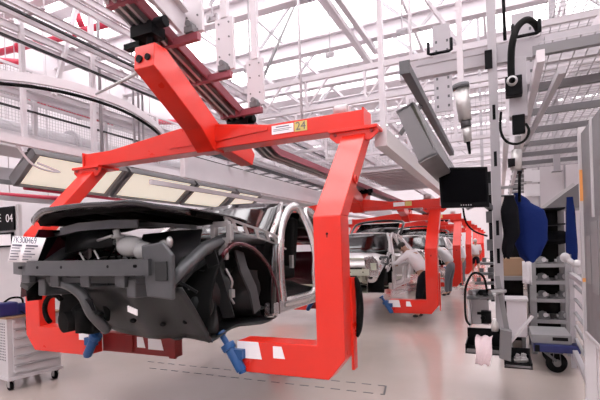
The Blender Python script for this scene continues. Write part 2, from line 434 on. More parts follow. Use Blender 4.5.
# suspended white purlin stack and grids in the roof centre (wire mesh screens hang across the hall)
for (Y, X0, X1, z0, z1, lb) in ((11.2, -4.2, -1.7, 4.0, 5.0, 'hanging wire mesh screen in the roof centre above the number plate'),
                                (13.4, -6.4, -1.2, 3.9, 4.9, 'long hanging wire mesh screen farther back in the roof'),
                                (9.0, -1.6, .2, 3.6, 4.5, 'hanging wire mesh screen left of the cross beam')):
    t = thing('mesh_screen', ((X0+X1)/2, Y, z0), lb, 'mesh screen')
    MB().wire((X0, Y, z0), (X1-X0, 0, 0), (0, 0, z1-z0), int((X1-X0)/.09), int((z1-z0)/.09), .004).build('wire_mesh', 'galv', t)
    g = MB(); g.bb(X0-.03, X1+.03, Y-.03, Y+.03, z1, z1+.06); g.bb(X0-.03, X1+.03, Y-.03, Y+.03, z0-.06, z0)
    for x in (X0, (X0+X1)/2, X1): g.bb(x-.03, x+.03, Y-.03, Y+.03, z0, z1)
    g.build('screen_frame', 'white', t)
# cross bars at several levels
k = 0
names = ['nearest', 'second', 'third', 'fourth', 'fifth', 'sixth', 'seventh', 'eighth', 'ninth', 'tenth']
for k in range(9):
    Y = 8.0+1.7*k
    g = MB()
    for (z, hh) in ((4.9, .1), (4.3, .06)): g.beam((-6.6, Y, z), (3.8, Y, z), .07, hh)
    for x in (-6.0, -4.4, -3.4, -2.2, -1.2, .4, 1.6, 3.0):
        g.beam((x, Y, 4.3), (x, Y, 4.9), .045, .045)
        g.beam((x, Y, 4.3), (x+.5, Y, 4.9), .03, .03)
    g.build('lattice_beam', 'white', label='white lattice cross beam over the line, %s from the front' % names[k], cat='beam')
for (X, z, w_, lb) in ((-3.5, 4.2, .12, 'long white box beam over the left of the line'), (-2.35, 4.6, .1, 'long white box beam over the line centre, highest'), (-1.75, 3.9, .14, 'long white box beam over the right of the line'), (.2, 3.9, .12, 'long white box beam over the tool carrier side')):
    MB().beam((X, 10.5, z), (X, 30, z), w_, w_*1.6).build('box_beam', 'white', label=lb, cat='beam')
# --- beams beside the line
def yb(a, X, z, Y1, w_, h_, lb, name='box_beam', mm='white', cat='beam'):
    p = at(*a, X=X)
    return MB().beam((X, p.y, z), (X, Y1, z), w_, h_).build(name, mm, label=lb, cat=cat)
yb((182, 152), -4.25, 2.86, 19, .08, .34, 'deep white side beam running back behind the left of the red beam')
yb((150, 170), -4.6, 2.62, 19, .06, .07, 'slim white rail below the deep side beam on the left')
chn = yb((196, 150), -4.0, 3.08, 19, .05, .05, 'black cable chain lying on the deep left side beam', 'cable_chain', 'cabletray', 'cable')
for i in range(20):
    y = 6.4+.55*i; MB().bb(-4.28, -3.98, y, y+.05, 3.032, 3.055).build('support_bracket', 'grey', chn)
# right-hand side beam, white, and the light fixtures beyond it
yb((380, 118), -1.02, 2.64, 11, .12, .17, 'white box beam sloping away right of the first carrier leg')
p = at(405, 68, X=-.62)
g = MB(); z = p.z
g.beam((-.62, p.y, z), (-.62, p.y+3.6, z), .07, .07); g.bb(-.66, -.58, p.y-.02, p.y, z-.05, z+.05)
t = thing('dark_rail', (-.62, p.y, z), 'dark grey metal rail running away beside the tilted light', 'rail')
g.build('rail_bar', 'dgrey', t)
MB().beam((-.62, p.y+.9, z), (-.85, p.y+.9, z-.28), .035, .035).build('rail_arm', 'dgrey', t)
# corrugated deck over the line
t = thing('ribbed_deck', (-2.1, 10, 2.95), 'grey ribbed metal deck hanging over the line behind the first carrier', 'deck')
g = MB(); g.bb(-2.7, -1.15, 8.8, 12.4, 3.18, 3.2)
g.build('deck_plate', 'white2', t)
g = MB()
for i in range(14): g.bb(-2.7, -1.15, 8.85+.27*i, 8.92+.27*i, 3.10, 3.18)
g.build('deck_ribs', 'white', t)
# mesh deck on the right
t = thing('mesh_ceiling', (2.3, 9, 3.2), 'wire mesh ceiling panels over the right hand work area', 'mesh ceiling')
MB().wire((.35, 4.2, 3.25), (0, 12, 0), (4.4, 0, 0), 120, 44, .004).build('wire_mesh', 'galv', t)
g = MB()
for i in range(13): g.bb(.3, 4.8, 4.2+i, 4.26+i, 3.15, 3.23)
g.build('cross_bar', 'grey', t)
for x in (.35, 1.8, 3.3, 4.7): MB().bb(x-.03, x+.03, 4.1, 16.3, 3.05, 3.15).build('bearer', 'white', t)
t = thing('mesh_ceiling', (2.3, 9, 4.4), 'upper wire mesh ceiling seen above the right hand cross beam', 'mesh ceiling')
MB().wire((.6, 5.5, 4.45), (0, 11, 0), (4.4, 0, 0), 100, 40, .005).build('wire_mesh', 'galv', t)
g = MB()
for i in range(12): g.bb(.5, 5.1, 5.5+i, 5.56+i, 4.35, 4.43)
g.build('cross_bar', 'white', t)
# strong cross beam right
p = at(400, 73, Y=5.3); q = at(545, 47, Y=5.3)
t = thing('cross_beam', ((p.x+q.x)/2, 5.3, (p.z+q.z)/2), 'deep white cross beam carrying black hose clips at upper right', 'beam')
g = MB(); zc = (p.z+q.z)/2; g.bb(p.x, q.x+.05, 5.26, 5.36, zc-.1, zc+.1); g.bb(p.x+.2, q.x-.5, 5.25, 5.26, zc+.03, zc+.045)
g.build('beam_body', 'white2', t)
XBZ = zc
def clip(px0, px1, lab):
    a = at(px0, 40, Y=5.24); b = at(px1, 40, Y=5.24); zt = XBZ+.11
    g = MB(); g.tube([(a.x, 5.24, zt+.16), (a.x, 5.24, zt+.03), (a.x+.03, 5.24, zt+.02), (b.x-.03, 5.24, zt+.02), (b.x, 5.24, zt+.03), (b.x, 5.24, zt+.16)], .018)
    g.build('hose_clip', 'black', label=lab, cat='clip')
clip(428, 451, 'black cradle clip on the left of the cross beam'); clip(513, 540, 'black cradle clip under the arched hose on the cross beam')
p = at(545, 50, Y=4.9); q = at(640, 50, Y=4.9)
MB().bb(p.x, q.x, 4.86, 4.98, p.z-.13, p.z+.13).build('cross_beam', 'white2', label='deep white cross beam at the top right corner', cat='beam')
p = at(545, 55, Y=5.0); q = at(600, 42, Y=5.0)
# diagonal strut upper right
a, b = at(560, 80, Y=5.6), at(620, -10, Y=5.6)
MB().beam(a, b, .09, .09).build('diagonal_brace', 'white', label='white diagonal strut above the right hand cross beam', cat='brace')
a, b = at(518, 160, X=.45), at(562, 70, X=.45)
MB().beam(a, b, .05, .05).build('diagonal_brace', 'white2', label='grey diagonal strut beneath the mesh on the right', cat='brace')

# ------------------------------------------------------------------ tilted light fixtures
def fixture(name, X, side, z, Y0, Y1, label, group, ddx=.45, ddz=.36):
    """box trough, opening towards the line and downwards"""
    t = thing(name, (X, Y0, z), label, 'light fixture', group)
    # cross section: top edge at X, bottom edge at X - side*.42
    a = V((X, 0, z)); b = V((X-side*ddx, 0, z-ddz))
    n_ = V((side*ddz, 0, -ddx)).normalized()*-1   # away from the opening
    def P(v, y): return V((v.x, y, v.z))
    g = MB(); back = n_*.14
    poly = [(a.x, a.z), (b.x, b.z), (b.x+back.x, b.z+back.z), (a.x+back.x*.8, a.z+back.z*.8)]
    # housing as an open box: back, two ends, rims
    g.beam(P(a+back*.9, Y0), P(a+back*.9, Y1), .02, .02)
    m0 = [P(a+back, Y0), P(b+back, Y0), P(b+back, Y1), P(a+back, Y1)]
    m1 = [p+n_*.015 for p in m0]
    g.add(m0+m1, [(0, 1, 2, 3), (7, 6, 5, 4), (0, 4, 5, 1), (1, 5, 6, 2), (2, 6, 7, 3), (3, 7, 4, 0)])
    for e0, e1 in ((Y0, Y0+.07), (Y1-.07, Y1)): g.prism(poly, 'xz', e0, e1)
    for e in (a, b):
        g.beam(P(e+back*.5, Y0), P(e+back*.5, Y1), .02, .15, up=back)
    g.build('housing', 'grey', t)
    f = MB(); fb = back*.30
    f.add([P(a+fb, Y0+.07), P(b+fb, Y0+.07), P(b+fb, Y1-.07), P(a+fb, Y1-.07)]+[P(a+fb, Y0+.07)+n_*.01, P(b+fb, Y0+.07)+n_*.01, P(b+fb, Y1-.07)+n_*.01, P(a+fb, Y1-.07)+n_*.01],
          [(0, 1, 2, 3), (7, 6, 5, 4), (0, 4, 5, 1), (1, 5, 6, 2), (2, 6, 7, 3), (3, 7, 4, 0)])
    f.build('reflector', 'lightface', t)
    return t
rowL = [(at(35, 150, X=-5.4), at(128, 167, X=-5.4)), (at(131, 168, X=-5.4), at(196, 180, X=-5.4)), (at(198, 181, X=-5.4), at(236, 188, X=-5.4)), (at(239, 189, X=-5.4), at(262, 194, X=-5.4))]
nl = ['nearest', 'second', 'third', 'fourth']
for (a, b), s in zip(rowL, nl):
    fixture('light_fixture', -5.4, 1, 2.90, a.y, b.y, 'cream tilted light fixture left of the line, %s from the front' % s, 'tilted fixtures on the left')
MB().bb(-5.36, -5.28, 2.2, 19, 2.96, 3.06).build('fixture_rail', 'white', label='long white rail above the tilted light fixtures on the left', cat='rail')
MB().bb(-6.1, -6.04, 2.2, 19, 2.36, 2.42).build('fixture_rail', 'white2', label='lower pale rail behind the tilted light fixtures on the left', cat='rail')
MB().bb(-6.35, -6.3, 2.2, 19, 2.62, 2.68).build('fixture_rail', 'grey', label='grey rail beyond the tilted light fixtures on the left', cat='rail')
MB().bb(-6.9, -6.8, 2.2, 19, 2.75, 2.95).build('fixture_rail', 'white2', label='broad pale rail under the catwalk on the left', cat='rail')
p0 = at(10, 135, X=-5.33); p0.z = 3.06
MB().tube(smooth_path([(p0), (-5.36, p0.y+.3, 2.75), (-5.4, p0.y+.7, 2.72), (-5.42, 3.8, 2.8)], 5), .015).build('lamp_cable', 'white', label='thin white cable looping to the nearest light fixture', cat='cable')
for i, (y0, y1, s) in enumerate(((3.55, 5.4, 'nearest'), (5.6, 7.4, 'second'), (7.6, 9.4, 'third'))):
    fixture('light_fixture', -.72, -1, 2.66, y0, y1, 'grey backed tilted light fixture right of the line, %s from the front' % s, 'tilted fixtures on the right', .16, .42)
# ------------------------------------------------------------------ main conveyor (falls towards the back, then runs level)
RX = -3.0
def railz(y): return 3.895-(y-2.93)*.32 if y < 5.7 else 3.0086
t = thing('overhead_conveyor', (RX, 4, 3.4), 'rose red overhead conveyor channel sloping down over the first carrier', 'conveyor')
ys = [1.2, 5.7, 42]
def strip(name, dx, dz, w_, h_, mm, label=None):
    g = MB(); pts = [V((RX+dx, y, railz(y)+dz)) for y in ys]
    for a, b in zip(pts[:-1], pts[1:]): g.beam(a, b, w_, h_)
    g.build(name, mm, t, label=label)
strip('channel_web', 0, .02, .26, .02, 'railred')
strip('channel_flange', -.13, -.02, .02, .10, 'white2')
strip('channel_flange', .13, -.02, .02, .10, 'railred')
strip('running_rail', -.045, -.05, .03, .06, 'alu', 'shiny rail')
strip('running_rail', .045, -.05, .03, .06, 'alu', 'shiny rail')
strip('chain', 0, -.04, .03, .04, 'cabletray', 'black chain')
g = MB(); 
g.beam((RX+.22, 1.2, railz(1.2)+.12), (RX+.22, 3.5, railz(3.5)+.12), .04, .22); g.beam((RX+.24, 1.2, railz(1.2)+.23), (RX+.24, 3.5, railz(3.5)+.23), .12, .02)
g.build('box_beam', 'white', label='white steel beam along the conveyor above the first red rail brackets', cat='beam')
for i, y in enumerate((3.0, 3.55, 4.1, 4.75)):
    z = railz(y); s = ['first', 'second', 'third', 'fourth'][i]
    h = thing('rail_hanger', (RX, y, z), 'white plate hanger with red bracket on the conveyor, %s from the front' % s, 'hanger', 'plate hangers on the conveyor')
    MB().bb(RX+.2, RX+.43, y-.02, y+.02, z+.05, z+.62).build('plate', 'white', h)
    g = MB(); 
    for (dx, dz) in ((.25, .2), (.38, .2), (.25, .4), (.38, .4), (.25, .56), (.38, .56)): g.cyl((RX+dx, y-.03, z+dz), (RX+dx, y+.03, z+dz), .010, n=8)
    g.build('bolts', 'grey', h)
    MB().beam((RX-.16, y-.06, z-.03), (RX+.42, y-.06, z-.03), .06, .07).build('bracket', 'railred', h)
    g = MB(); g.bb(RX+.28, RX+.38, y-.11, y-.02, z+.01, z+.07); g.cyl((RX+.33, y-.12, z+.09), (RX+.33, y-.02, z+.09), .03); g.build('clamp', 'grey', h)
    MB().bb(RX+.28, RX+.36, y-.035, y+.035, z+.62, ZR).build('drop_post', 'white', h)
# ------------------------------------------------------------------ carriers
CX, CY = -3.02, 3.35
def build_carrier(base, first):
    """base = z of the foot underside; lower legs stand in plane Y=CY"""
    z0 = base
    t = thing('car_carrier', (CX, CY, z0), 'red hanging carrier numbered 24 around the dark car body, nearest', 'carrier')
    XO = 1.90; LW = .235; LD = .2; BY = .82   # outer half width, leg width, depth, beam set-back
    zb = z0+1.30; zt = z0+2.35
    for s in (-1, 1):
        xo = CX+s*XO; xi = xo-s*LW; sgn = s
        # lower leg + foot as one welded L with cut corner
        endx = CX+s*.93
        poly = [(xi, zb), (xo, zb), (xo, z0+.17), (xo-s*.14, z0), (endx, z0), (endx, z0+.27), (xi, z0+.27)]
        MB().prism(poly, 'xz', CY-LD/2, CY+LD/2).build('lower_leg', 'red', t, bevel=.008)
        # edge ribs
        g = MB(); g.bb(xo-s*.002, xo+s*.02, CY+LD/2-.03, CY+LD/2+.06, z0+.05, z0+.8); g.build('edge_flange', 'red', t)
        # upper leg leaning back to the beam
        a = [V((xi, CY-LD/2, zb)), V((xo, CY-LD/2, zb)), V((xo, CY+LD/2, zb)), V((xi, CY+LD/2, zb))]
        ox = -s*.0
        b = [V((xi+ox, CY+BY-LD/2, zt-.2)), V((xo+ox, CY+BY-LD/2, zt-.2)), V((xo+ox, CY+BY+LD/2, zt-.2)), V((xi+ox, CY+BY+LD/2, zt-.2))]
        MB().add(a+b, [(0, 1, 2, 3), (7, 6, 5, 4), (0, 1, 5, 4), (1, 2, 6, 5), (2, 3, 7, 6), (3, 0, 4, 7)]).build('upper_leg', 'red', t, bevel=.008)
        # bolted joint plates under the beam
        g = MB(); xm = (xi+xo)/2
        g.prism([(xm-.24, zt-.185), (xm+.24, zt-.185), (xm+.24, zt-.24), (xm+.17, zt-.30), (xm-.17, zt-.30), (xm-.24, zt-.24)], 'xz', CY+BY-LD/2-.035, CY+BY-LD/2-.015)
        g.bb(xm-.24, xm+.24, CY+BY-.17, CY+BY+.17, zt-.20, zt-.17)
        jp = g.build('joint_plate', 'red', t, bevel=.004)
        g = MB()
        for dx in (-.18, .18):
            g.cyl((xm+dx, CY+BY-LD/2-.05, zt-.22), (xm+dx, CY+BY-LD/2-.03, zt-.22), .016, n=8)
        g.build('bolts', 'dred', jp)
        # lifting eye on leg
        g = MB(); g.tube(arc((xo+s*.01, CY+.30, zt-.72), .035, 0, 2*PI, 12, (0, 1, 0)), .009); g.build('eye', 'red', t)
        # key-hole on the leg
        g = MB(); g.cyl((xm, CY-LD/2-.001, zb-.14), (xm, CY-LD/2+.004, zb-.14), .010, n=12); g.bb(xm-.004, xm+.004, CY-LD/2-.002, CY-LD/2+.003, zb-.17, zb-.14); g.build('keyhole', 'black', t)
        # blue locating clamp
        cx = endx+s*-.02
        c = MB(); lean = -s*.10
        zt_ = z0
        cx -= s*.05; cx += .0 if s > 0 else .10
        def K(dx, dz): return (cx+s*dx, CY-.14, z0+dz)
        c.cyl(K(.12, .02), K(0, .21), .045)
        c.cyl(K(.01, .195), K(-.02, .24), .062)
        c.cyl(K(-.02, .24), K(-.075, .32), .026)
        c.cyl(K(-.07, .31), K(-.09, .34), .046)
        c.bb(cx, cx+s*.14, CY-.16, CY-.1, z0+.12, z0+.20)
        c.cyl(K(.13, .0), K(.12, .03), .034)
        cl = c.build('clamp', 'blue', t, bevel=.003, label='blue locating clamp')
    # sliding support behind the left foot
    MB().bb(CX-.95, CX+.05, CY+.12, CY+.22, z0+.0, z0+.2).build('sliding_arm', 'dred', t, label='dull dark red sliding arm')
    g = MB(); g.bb(CX-.6, CX-.5, CY+.10, CY+.125, z0+.02, z0+.19); g.bb(CX-.02, CX+.06, CY+.10, CY+.125, z0-.01, z0+.2); g.build('arm_stops', 'dred', t)
    for (x0, x1, z_0, z_1, yy) in ((CX+.92, CX+1.14, z0+.12, z0+.265, CY-LD/2-.003), (CX+1.27, CX+1.36, z0+.14, z0+.24, CY-LD/2-.003), (CX-.30, CX-.12, z0+.06, z0+.17, CY+.115), (CX-1.04, CX-.9, z0+.16, z0+.26, CY-LD/2-.003), (CX-.45, CX-.36, z0+.07, z0+.18, CY+.115)):
        MB().prism([(x0, z_0), (x1+.02, z_0), (x1-.01, z_1), (x0, z_1)], 'xz', yy-.002, yy).build('sticker', 'paper', t, label='torn white sticker')
    # top beam: deeper towards the neck
    y0, y1 = CY+BY-.11, CY+BY+.11
    xl, xr = CX-XO+.05, CX+XO-.03
    poly = [(xl, zt-.17), (xr, zt-.17), (xr, zt), (CX+.85, zt), (CX+.2, zt+.10), (CX-.3, zt+.12), (CX-1.4, zt), (xl, zt)]
    MB().prism(poly, 'xz', y0, y1).build('top_beam', 'red', t, bevel=.008)
    g = MB(); g.prism([(CX-.45, zt-.10), (CX+.16, zt-.10), (CX+.85, zt-.06), (CX+.85, zt-.02), (CX+.16, zt+.06), (CX-.16, zt+.06)], 'xz', y0-.016, y0); g.build('gusset', 'red', t, bevel=.003)
    # end caps
    MB().bb(xr, xr+.02, y0-.02, y1+.02, zt-.19, zt+.015).build('end_cap', 'red', t, bevel=.003)
    MB().bb(xl-.02, xl, y0-.02, y1+.02, zt-.19, zt+.015).build('end_cap', 'red', t, bevel=.003)
    NX = CX+.08
    # neck arms: forward-up and backward
    if first: fy, fz, ry, rz = CY-.13, z0+2.88, CY+1.45, z0+2.30
    else: fy, fz, ry, rz = CY-.05, z0+2.62, CY+1.35, z0+2.62
    g = MB(); a = V((NX, fy, fz)); b = V((NX, CY+BY-.22, zt+.10)); c_ = V((NX, CY+BY-.1, zt-.17))
    g.prism([(a.y-.10, a.z-.12), (a.y-.02, a.z-.16), (b.y-.14, b.z-.10), (CY+BY-.14, zt-.2), (CY+BY+.05, zt-.2), (CY+BY+.05, zt+.06), (b.y+.02, b.z+.12), (a.y+.08, a.z+.10), (a.y-.08, a.z+.10)], 'yz', NX-.12, NX+.12)
    g.build('front_neck_arm', 'red', t, bevel=.008)
    g = MB()
    g.prism([(CY+BY, zt-.1), (ry+.1, rz-.17), (ry+.16, rz-.02), (ry+.05, rz+.08), (CY+BY, zt+.06)], 'yz', NX-.09, NX+.09)
    g.build('rear_neck_arm', 'red', t, bevel=.006)
    rz_ = (railz(fy) if first else z0+2.78)-.05
    g = MB(); g.cyl((NX, fy-.0, fz), (NX, fy, rz_), .035); g.bb(NX-.16, NX+.1, fy-.09, fy+.09, rz_-.14, rz_-.04)
    g.cyl((NX-.19, fy, rz_-.02), (NX+.19, fy, rz_-.02), .05); g.bb(NX-.3, NX-.1, fy-.04, fy+.04, rz_-.2, rz_-.15)
    g.build('trolley', 'black', t, label='dark trolley on the conveyor')
    g = MB(); g.cyl((NX-.05, fy-.11, fz-.03), (NX-.05, fy-.09, fz-.03), .035); g.cyl((NX+.05, fy-.11, fz-.03), (NX+.05, fy-.09, fz-.03), .03)
    g.build('end_holes', 'black', t)
    rz2 = (railz(ry) if first else z0+2.78)-.05
    g = MB(); g.cyl((NX, ry, rz), (NX, ry, rz2), .035); g.cyl((NX-.19, ry, rz2-.02), (NX+.19, ry, rz2-.02), .05); g.bb(NX-.14, NX+.14, ry-.08, ry+.08, rz2-.12, rz2-.03)
    g.build('trolley', 'black', t, label='dark trolley on the conveyor')
    if first:
        MB().cyl((NX-.08, fy-.02, fz-.10), (NX-.62, fy-.10, fz-.26), .018, .010).build('lever_rod', 'alu', t, label='thin grey lever rod')
    # label plates on the beam
    ya = y0-.004
    lp = MB().bb(CX+.90, CX+1.15, ya-.002, ya, zt-.115, zt-.025).build('notice_plate', 'paper', t, label='white notice plate')
    if first:
        g = MB(); g.bb(CX+.95, CX+1.1, ya-.0035, ya-.002, zt-.05, zt-.04); g.bb(CX+.92, CX+1.13, ya-.0035, ya-.002, zt-.07, zt-.065); g.bb(CX+.92, CX+1.1, ya-.0035, ya-.002, zt-.085, zt-.08); g.build('print_lines', 'ink', lp)
    npl = MB().bb(CX+1.16, CX+1.30, ya-.002, ya, zt-.12, zt-.02).build('number_plate', 'yellow', t, label='yellow number plate')
    if first: text('24', .115, (CX+1.23, ya-.004, zt-.07), (1, 0, 0), (0, 0, 1), 'ink', npl, 'number')
    # rubber bumper at the right leg
    if first:
        g = MB(); c0 = V((CX+XO-.0, CY+.16, z0+.55)); g.tube(arc(c0, .24, -PI/2.2, PI/2.2, 12, (.2, .1, 0)), .03); g.build('rubber_bumper', 'rubber', t, label='curved black rubber bumper')
        # lever on left beam end
        g = MB(); 
    # roller on the beam end
    g = MB(); g.cyl((CX+1.55, CY+BY+.05, zt+.07), (CX+1.68, CY+BY+.05, zt+.07), .055); g.bb(CX+1.53, CX+1.55, CY+BY+.02, CY+BY+.08, zt, zt+.1); g.bb(CX+1.68, CX+1.7, CY+BY+.02, CY+BY+.08, zt, zt+.1); g.build('roller', 'cab', t, label='pale guide roller')
    return t
Z1, Z2, PITCH = .54, .20, 5.7
carrier1 = build_carrier(Z1, True)
carrier2 = build_carrier(Z2, False)
carrier2.location.y += PITCH; ORG[carrier2.name] = V(carrier2.location)
carrier2['label'] = 'red carrier around the white car body, second from the front'
carrier2['group'] = carrier1['group'] = 'red hanging carriers on the line'
ordn = ['third', 'fourth', 'fifth', 'sixth', 'seventh']
for i in range(5):
    dup(carrier2, (0, PITCH*(i+1), 0), 'red hanging carrier farther down the line, %s from the front' % ordn[i], 'red hanging carriers on the line')
# ------------------------------------------------------------------ car bodies
def build_car(dark, Yf, zb, hood_deg):
    """body shell: local x across, y back from the front cross member, z up from the sill bottom"""
    CC = V((CX, Yf, zb))
    def L(x, y, z):
        if dark:
            y += .30*min(1, max(0, (y-.95)/.4))
            if y > 2.9: y = 2.9+(y-2.9)*.60
        if not dark: z *= .76+.24*min(1, max(0, (y-1.0)/.3))
        return CC+V((x, y, z))
    if dark: body, ring, bay, bay2, hoodm = 'burg', 'silver', 'bay', 'bay2', 'darkpaint'
    else: body, ring, bay, bay2, hoodm = 'whitecar', 'whitecar', 'greenbay', 'greenbay', 'whitecar'
    t = thing('car', CC, 'dark unfinished car body with open engine bay held by the nearest carrier' if dark else 'white unfinished car body with windscreen held by the second carrier', 'car', 'car bodies on the line')
    def part(mb, name, mm, **k): return mb.build(name, mm, t, **k)
    # --- hood (raised a little on the dark car)
    hy, hz, dropz, HW = (1.22, .965, .10, .90) if dark else (1.28, .80, .20, .80)
    ang = math.radians(hood_deg)
    def H(x, s):       # s 0 front .. 1 rear
        yf = .02+(.24 if dark else .34)*(abs(x)/HW)**2.6
        y = yf+(hy-yf)*s
        z = hz-dropz*(1-s)**1.5-(.035 if dark else .075)*(abs(x)/HW)**2-.02*math.cos(PI*s)*.5
        z += .018*math.exp(-((abs(x)-.5)/.12)**2)
        dy, dz = y-hy, z-hz
        return CC+V((x*(1-.04*s), hy+dy*math.cos(-ang)-dz*math.sin(-ang), hz+dy*math.sin(-ang)+dz*math.cos(-ang)))
    N = 24
    g = [[H(-HW+2*HW*i/N, j/10) for i in range(N+1)] for j in range(11)]
    hood = MB().surf(g).build('hood', hoodm, t, solid=.012)
    # turned-down leading lip, under-hood frame
    lip = MB(); f = g[0]; lip.surf([[p+V((0, .0, -.0)) for p in f], [p+V((0, .025, -.045)) for p in f]]); lip.build('hood_lip', hoodm, hood, solid=.006)
    un = MB()
    def U(x, s, d): return H(x, s)+V((0, 0, -d))
    for (s0, s1) in ((.06, .2), (.85, .97)):
        un.surf([[U(-.95*HW+1.9*HW*i/N, s_, d_) for i in range(N+1)] for (s_, d_) in ((s0, .012), (s0+.02, .05), (s1-.02, .05), (s1, .012))])
    for x in (-.78, -.4, 0, .4, .78):
        un.surf([[U(x+dx, .1+.1*j, d_) for j in range(9)] for (dx, d_) in ((-.06, .012), (-.04, .05), (.04, .05), (.06, .012))])
    un.build('hood_frame', 'rubber' if dark else 'whitecar', hood, label='pressed underside frame')
    # side rail of the hood inner with cut-outs (seen edge-on from the right)
    for s in (-1, 1):
        r = MB()
        for k in range(7):
            if not dark and k > 3: continue
            ya, yb_ = .80+.12*k, .80+.12*(k+1); za_, zb2 = (.98-.03*k, .98-.03*(k+1)) if dark else (.66, .66)
            a, b = L(s*.85, ya, za_), L(s*.85, yb_, zb2)
            r.beam(a, b, .015, .022)
            r.beam(a+V((s*.02, 0, -.095)), b+V((s*.02, 0, -.095)), .015, .014)
            r.beam(a, a+V((s*.02, .03, -.095)), .015, .03)
        r.build('slotted_rail', 'alu' if dark else 'whitecar', t)
    # --- apron top rails, strut towers, headlamp brackets
    for s in (-1, 1):
        g = MB(); g.tube([L(s*.80, .10, .42), L(s*.82, .28, .56), L(s*.83, .52, .70), L(s*.82, .85, .78), L(s*.80, 1.3, .78)], [.05, .06, .06, .055, .05], 4)
        part(g, 'apron_rail', bay2 if dark else 'silver')
        g = MB(); g.lathe([(.22, .0), (.21, .35), (.17, .42), (.08, .44), (.03, .42)], L(s*.55, .85, .22)); part(g, 'strut_tower', bay)
        g = MB(); o = L(s*.83, .78, .84)
        for (a, b) in (((-.08, -.07), (.08, -.07)), ((-.08, .07), (.08, .07)), ((-.08, -.07), (-.08, .07)), ((.08, -.07), (.08, .07))):
            g.beam(o+V((a[0], 0, a[1])), o+V((b[0], 0, b[1])), .05, .05)
        g.bb(o.x-.03, o.x+.05, o.y-.02, o.y+.02, o.z-.24, o.z-.07)
        part(g, 'headlamp_bracket', 'alu' if dark else 'bay2', bevel=.006)
        # main chassis leg
        g = MB(); g.beam(L(s*.50, .05, .42), L(s*.50, .55, .40), .09, .14); g.beam(L(s*.50, .55, .40), L(s*.46, 1.25, .16), .09, .14)
        part(g, 'chassis_leg', bay2, bevel=.01)
        # wheel house arch
        rows = []
        for (xx) in (s*.54, s*.72, s*.86, s*.885):
            rr = .36 if abs(xx) < .86 else .385
            rows.append([L(xx, .93-(rr+.06)*math.cos(PI*k/18), .0+rr*1.85*math.sin(PI*k/18)) for k in range(19)])
        part(MB().surf(rows), 'wheel_house', 'rubber', solid=.01)
        # arch lip (burgundy wing edge behind)
        g = MB(); g.tube([L(s*.885, .93-.46*math.cos(PI*k/18), .0+.40*1.85*math.sin(PI*k/18)) for k in range(6, 19)], .02); part(g, 'arch_edge', 'burg' if dark else 'whitecar')
        # inner wing sheet
        part(MB().surf([[L(s*.52, .50, .02), L(s*.5, .9, .0), L(s*.5, 1.3, .0)], [L(s*.55, .5, .4), L(s*.53, .9, .42), L(s*.52, 1.3, .42)], [L(s*.68, .5, .6), L(s*.70, .9, .66), L(s*.72, 1.3, .68)]]), 'inner_wing', bay if dark else 'silver', solid=.012)
        # side body: aperture ring of A pillar, roof rail, B pillar and sill
        X = s*.865
        a_out = [(1.38, -.02), (1.30, .25), (1.33, .62), (1.40, .78), (1.75, 1.02), (2.15, 1.23), (2.6, 1.27), (3.0, 1.24)]
        def tum(z): return s*(.89 if z < .72 else .89-(z-.72)*.42)
        ring_pts = [(1.52, .10), (1.47, .40), (1.50, .74), (1.80, .99), (2.15, 1.17), (2.42, 1.18), (2.47, .9), (2.45, .6), (2.42, .35), (2.36, .10)]
        def ringmesh(pts, wd, nm, mm, closed=True):
            pp = smooth_path([L(tum(z), y, z) for y, z in pts]+([L(tum(pts[0][1]), pts[0][0], pts[0][1])] if closed else []), 4)
            g = MB()
            for a, b in zip(pp[:-1], pp[1:]): g.beam(a, b+(b-a)*.15, .07, wd, up=(s, 0, 0.01))
            return part(g, nm, mm, bevel=.012)
        # beams here lie flat in the body side: width measured along the side
        def flat(pts, wd, nm, mm, closed=True):
            pp = [L(tum(z), y, z) for y, z in pts]
            if closed: pp.append(pp[0])
            pp = smooth_path(pp, 5); n_ = V((s, 0, .15)).normalized(); g = MB(); rows = [[], [], [], []]
            for i, p in enumerate(pp):
                tt = (pp[min(i+1, len(pp)-1)]-pp[max(i-1, 0)]).normalized(); sd = tt.cross(n_).normalized()
                rows[0].append(p+sd*wd/2-n_*.03); rows[1].append(p+sd*wd/2+n_*.012); rows[2].append(p-sd*wd/2+n_*.012); rows[3].append(p-sd*wd/2-n_*.03)
            rows.append(rows[0]); g.surf(rows); return part(g, nm, mm)
        flat(ring_pts, .105, 'door_aperture', ring)
        flat([(2.60, .10), (2.60, .6), (2.58, 1.12), (2.9, 1.15), (3.25, .98), (3.42, .74), (3.25, .45), (3.10, .10)], .09, 'door_aperture', ring)
        # outer skin above and around: rear quarter, roof rail
        q = [[L(tum(z)+s*.01, y, z) for (y, z) in col] for col in (
            [(3.15, .02), (3.35, .40), (3.55, .72), (3.42, .98), (2.95, 1.22)],
            [(3.5, .5), (3.6, .6), (3.8, .76), (3.75, .86), (3.3, 1.12)],
            [(3.95, .45), (4.0, .6), (4.1, .74), (4.1, .80), (3.95, .84)],
            [(4.35, .15), (4.38, .4), (4.36, .62), (4.33, .70), (4.28, .76)])]
        part(MB().surf(q), 'rear_quarter', body, solid=.015)
        g = MB(); g.beam(L(s*.84, 1.30, .06), L(s*.84, 3.2, .06), .12, .14); part(g, 'sill', ring if dark else 'whitecar', bevel=.02)
        part(MB().surf([[L(s*.88, 1.28, .02), L(s*.88, 1.30, .4), L(s*.875, 1.34, .72)], [L(s*.88, 1.42, .02), L(s*.88, 1.42, .4), L(s*.875, 1.45, .74)]]), 'hinge_pillar', 'darkpaint' if dark else 'whitecar', solid=.03)
        g = MB(); g.bb(CC.x+s*.80-.02, CC.x+s*.80+.02, CC.y+1.62, CC.y+1.66, CC.z+.42, CC.z+.5); g.bb(CC.x+s*.80-.02, CC.x+s*.80+.02, CC.y+2.2, CC.y+2.24, CC.z+.45, CC.z+.6); part(g, 'latch', 'alu')
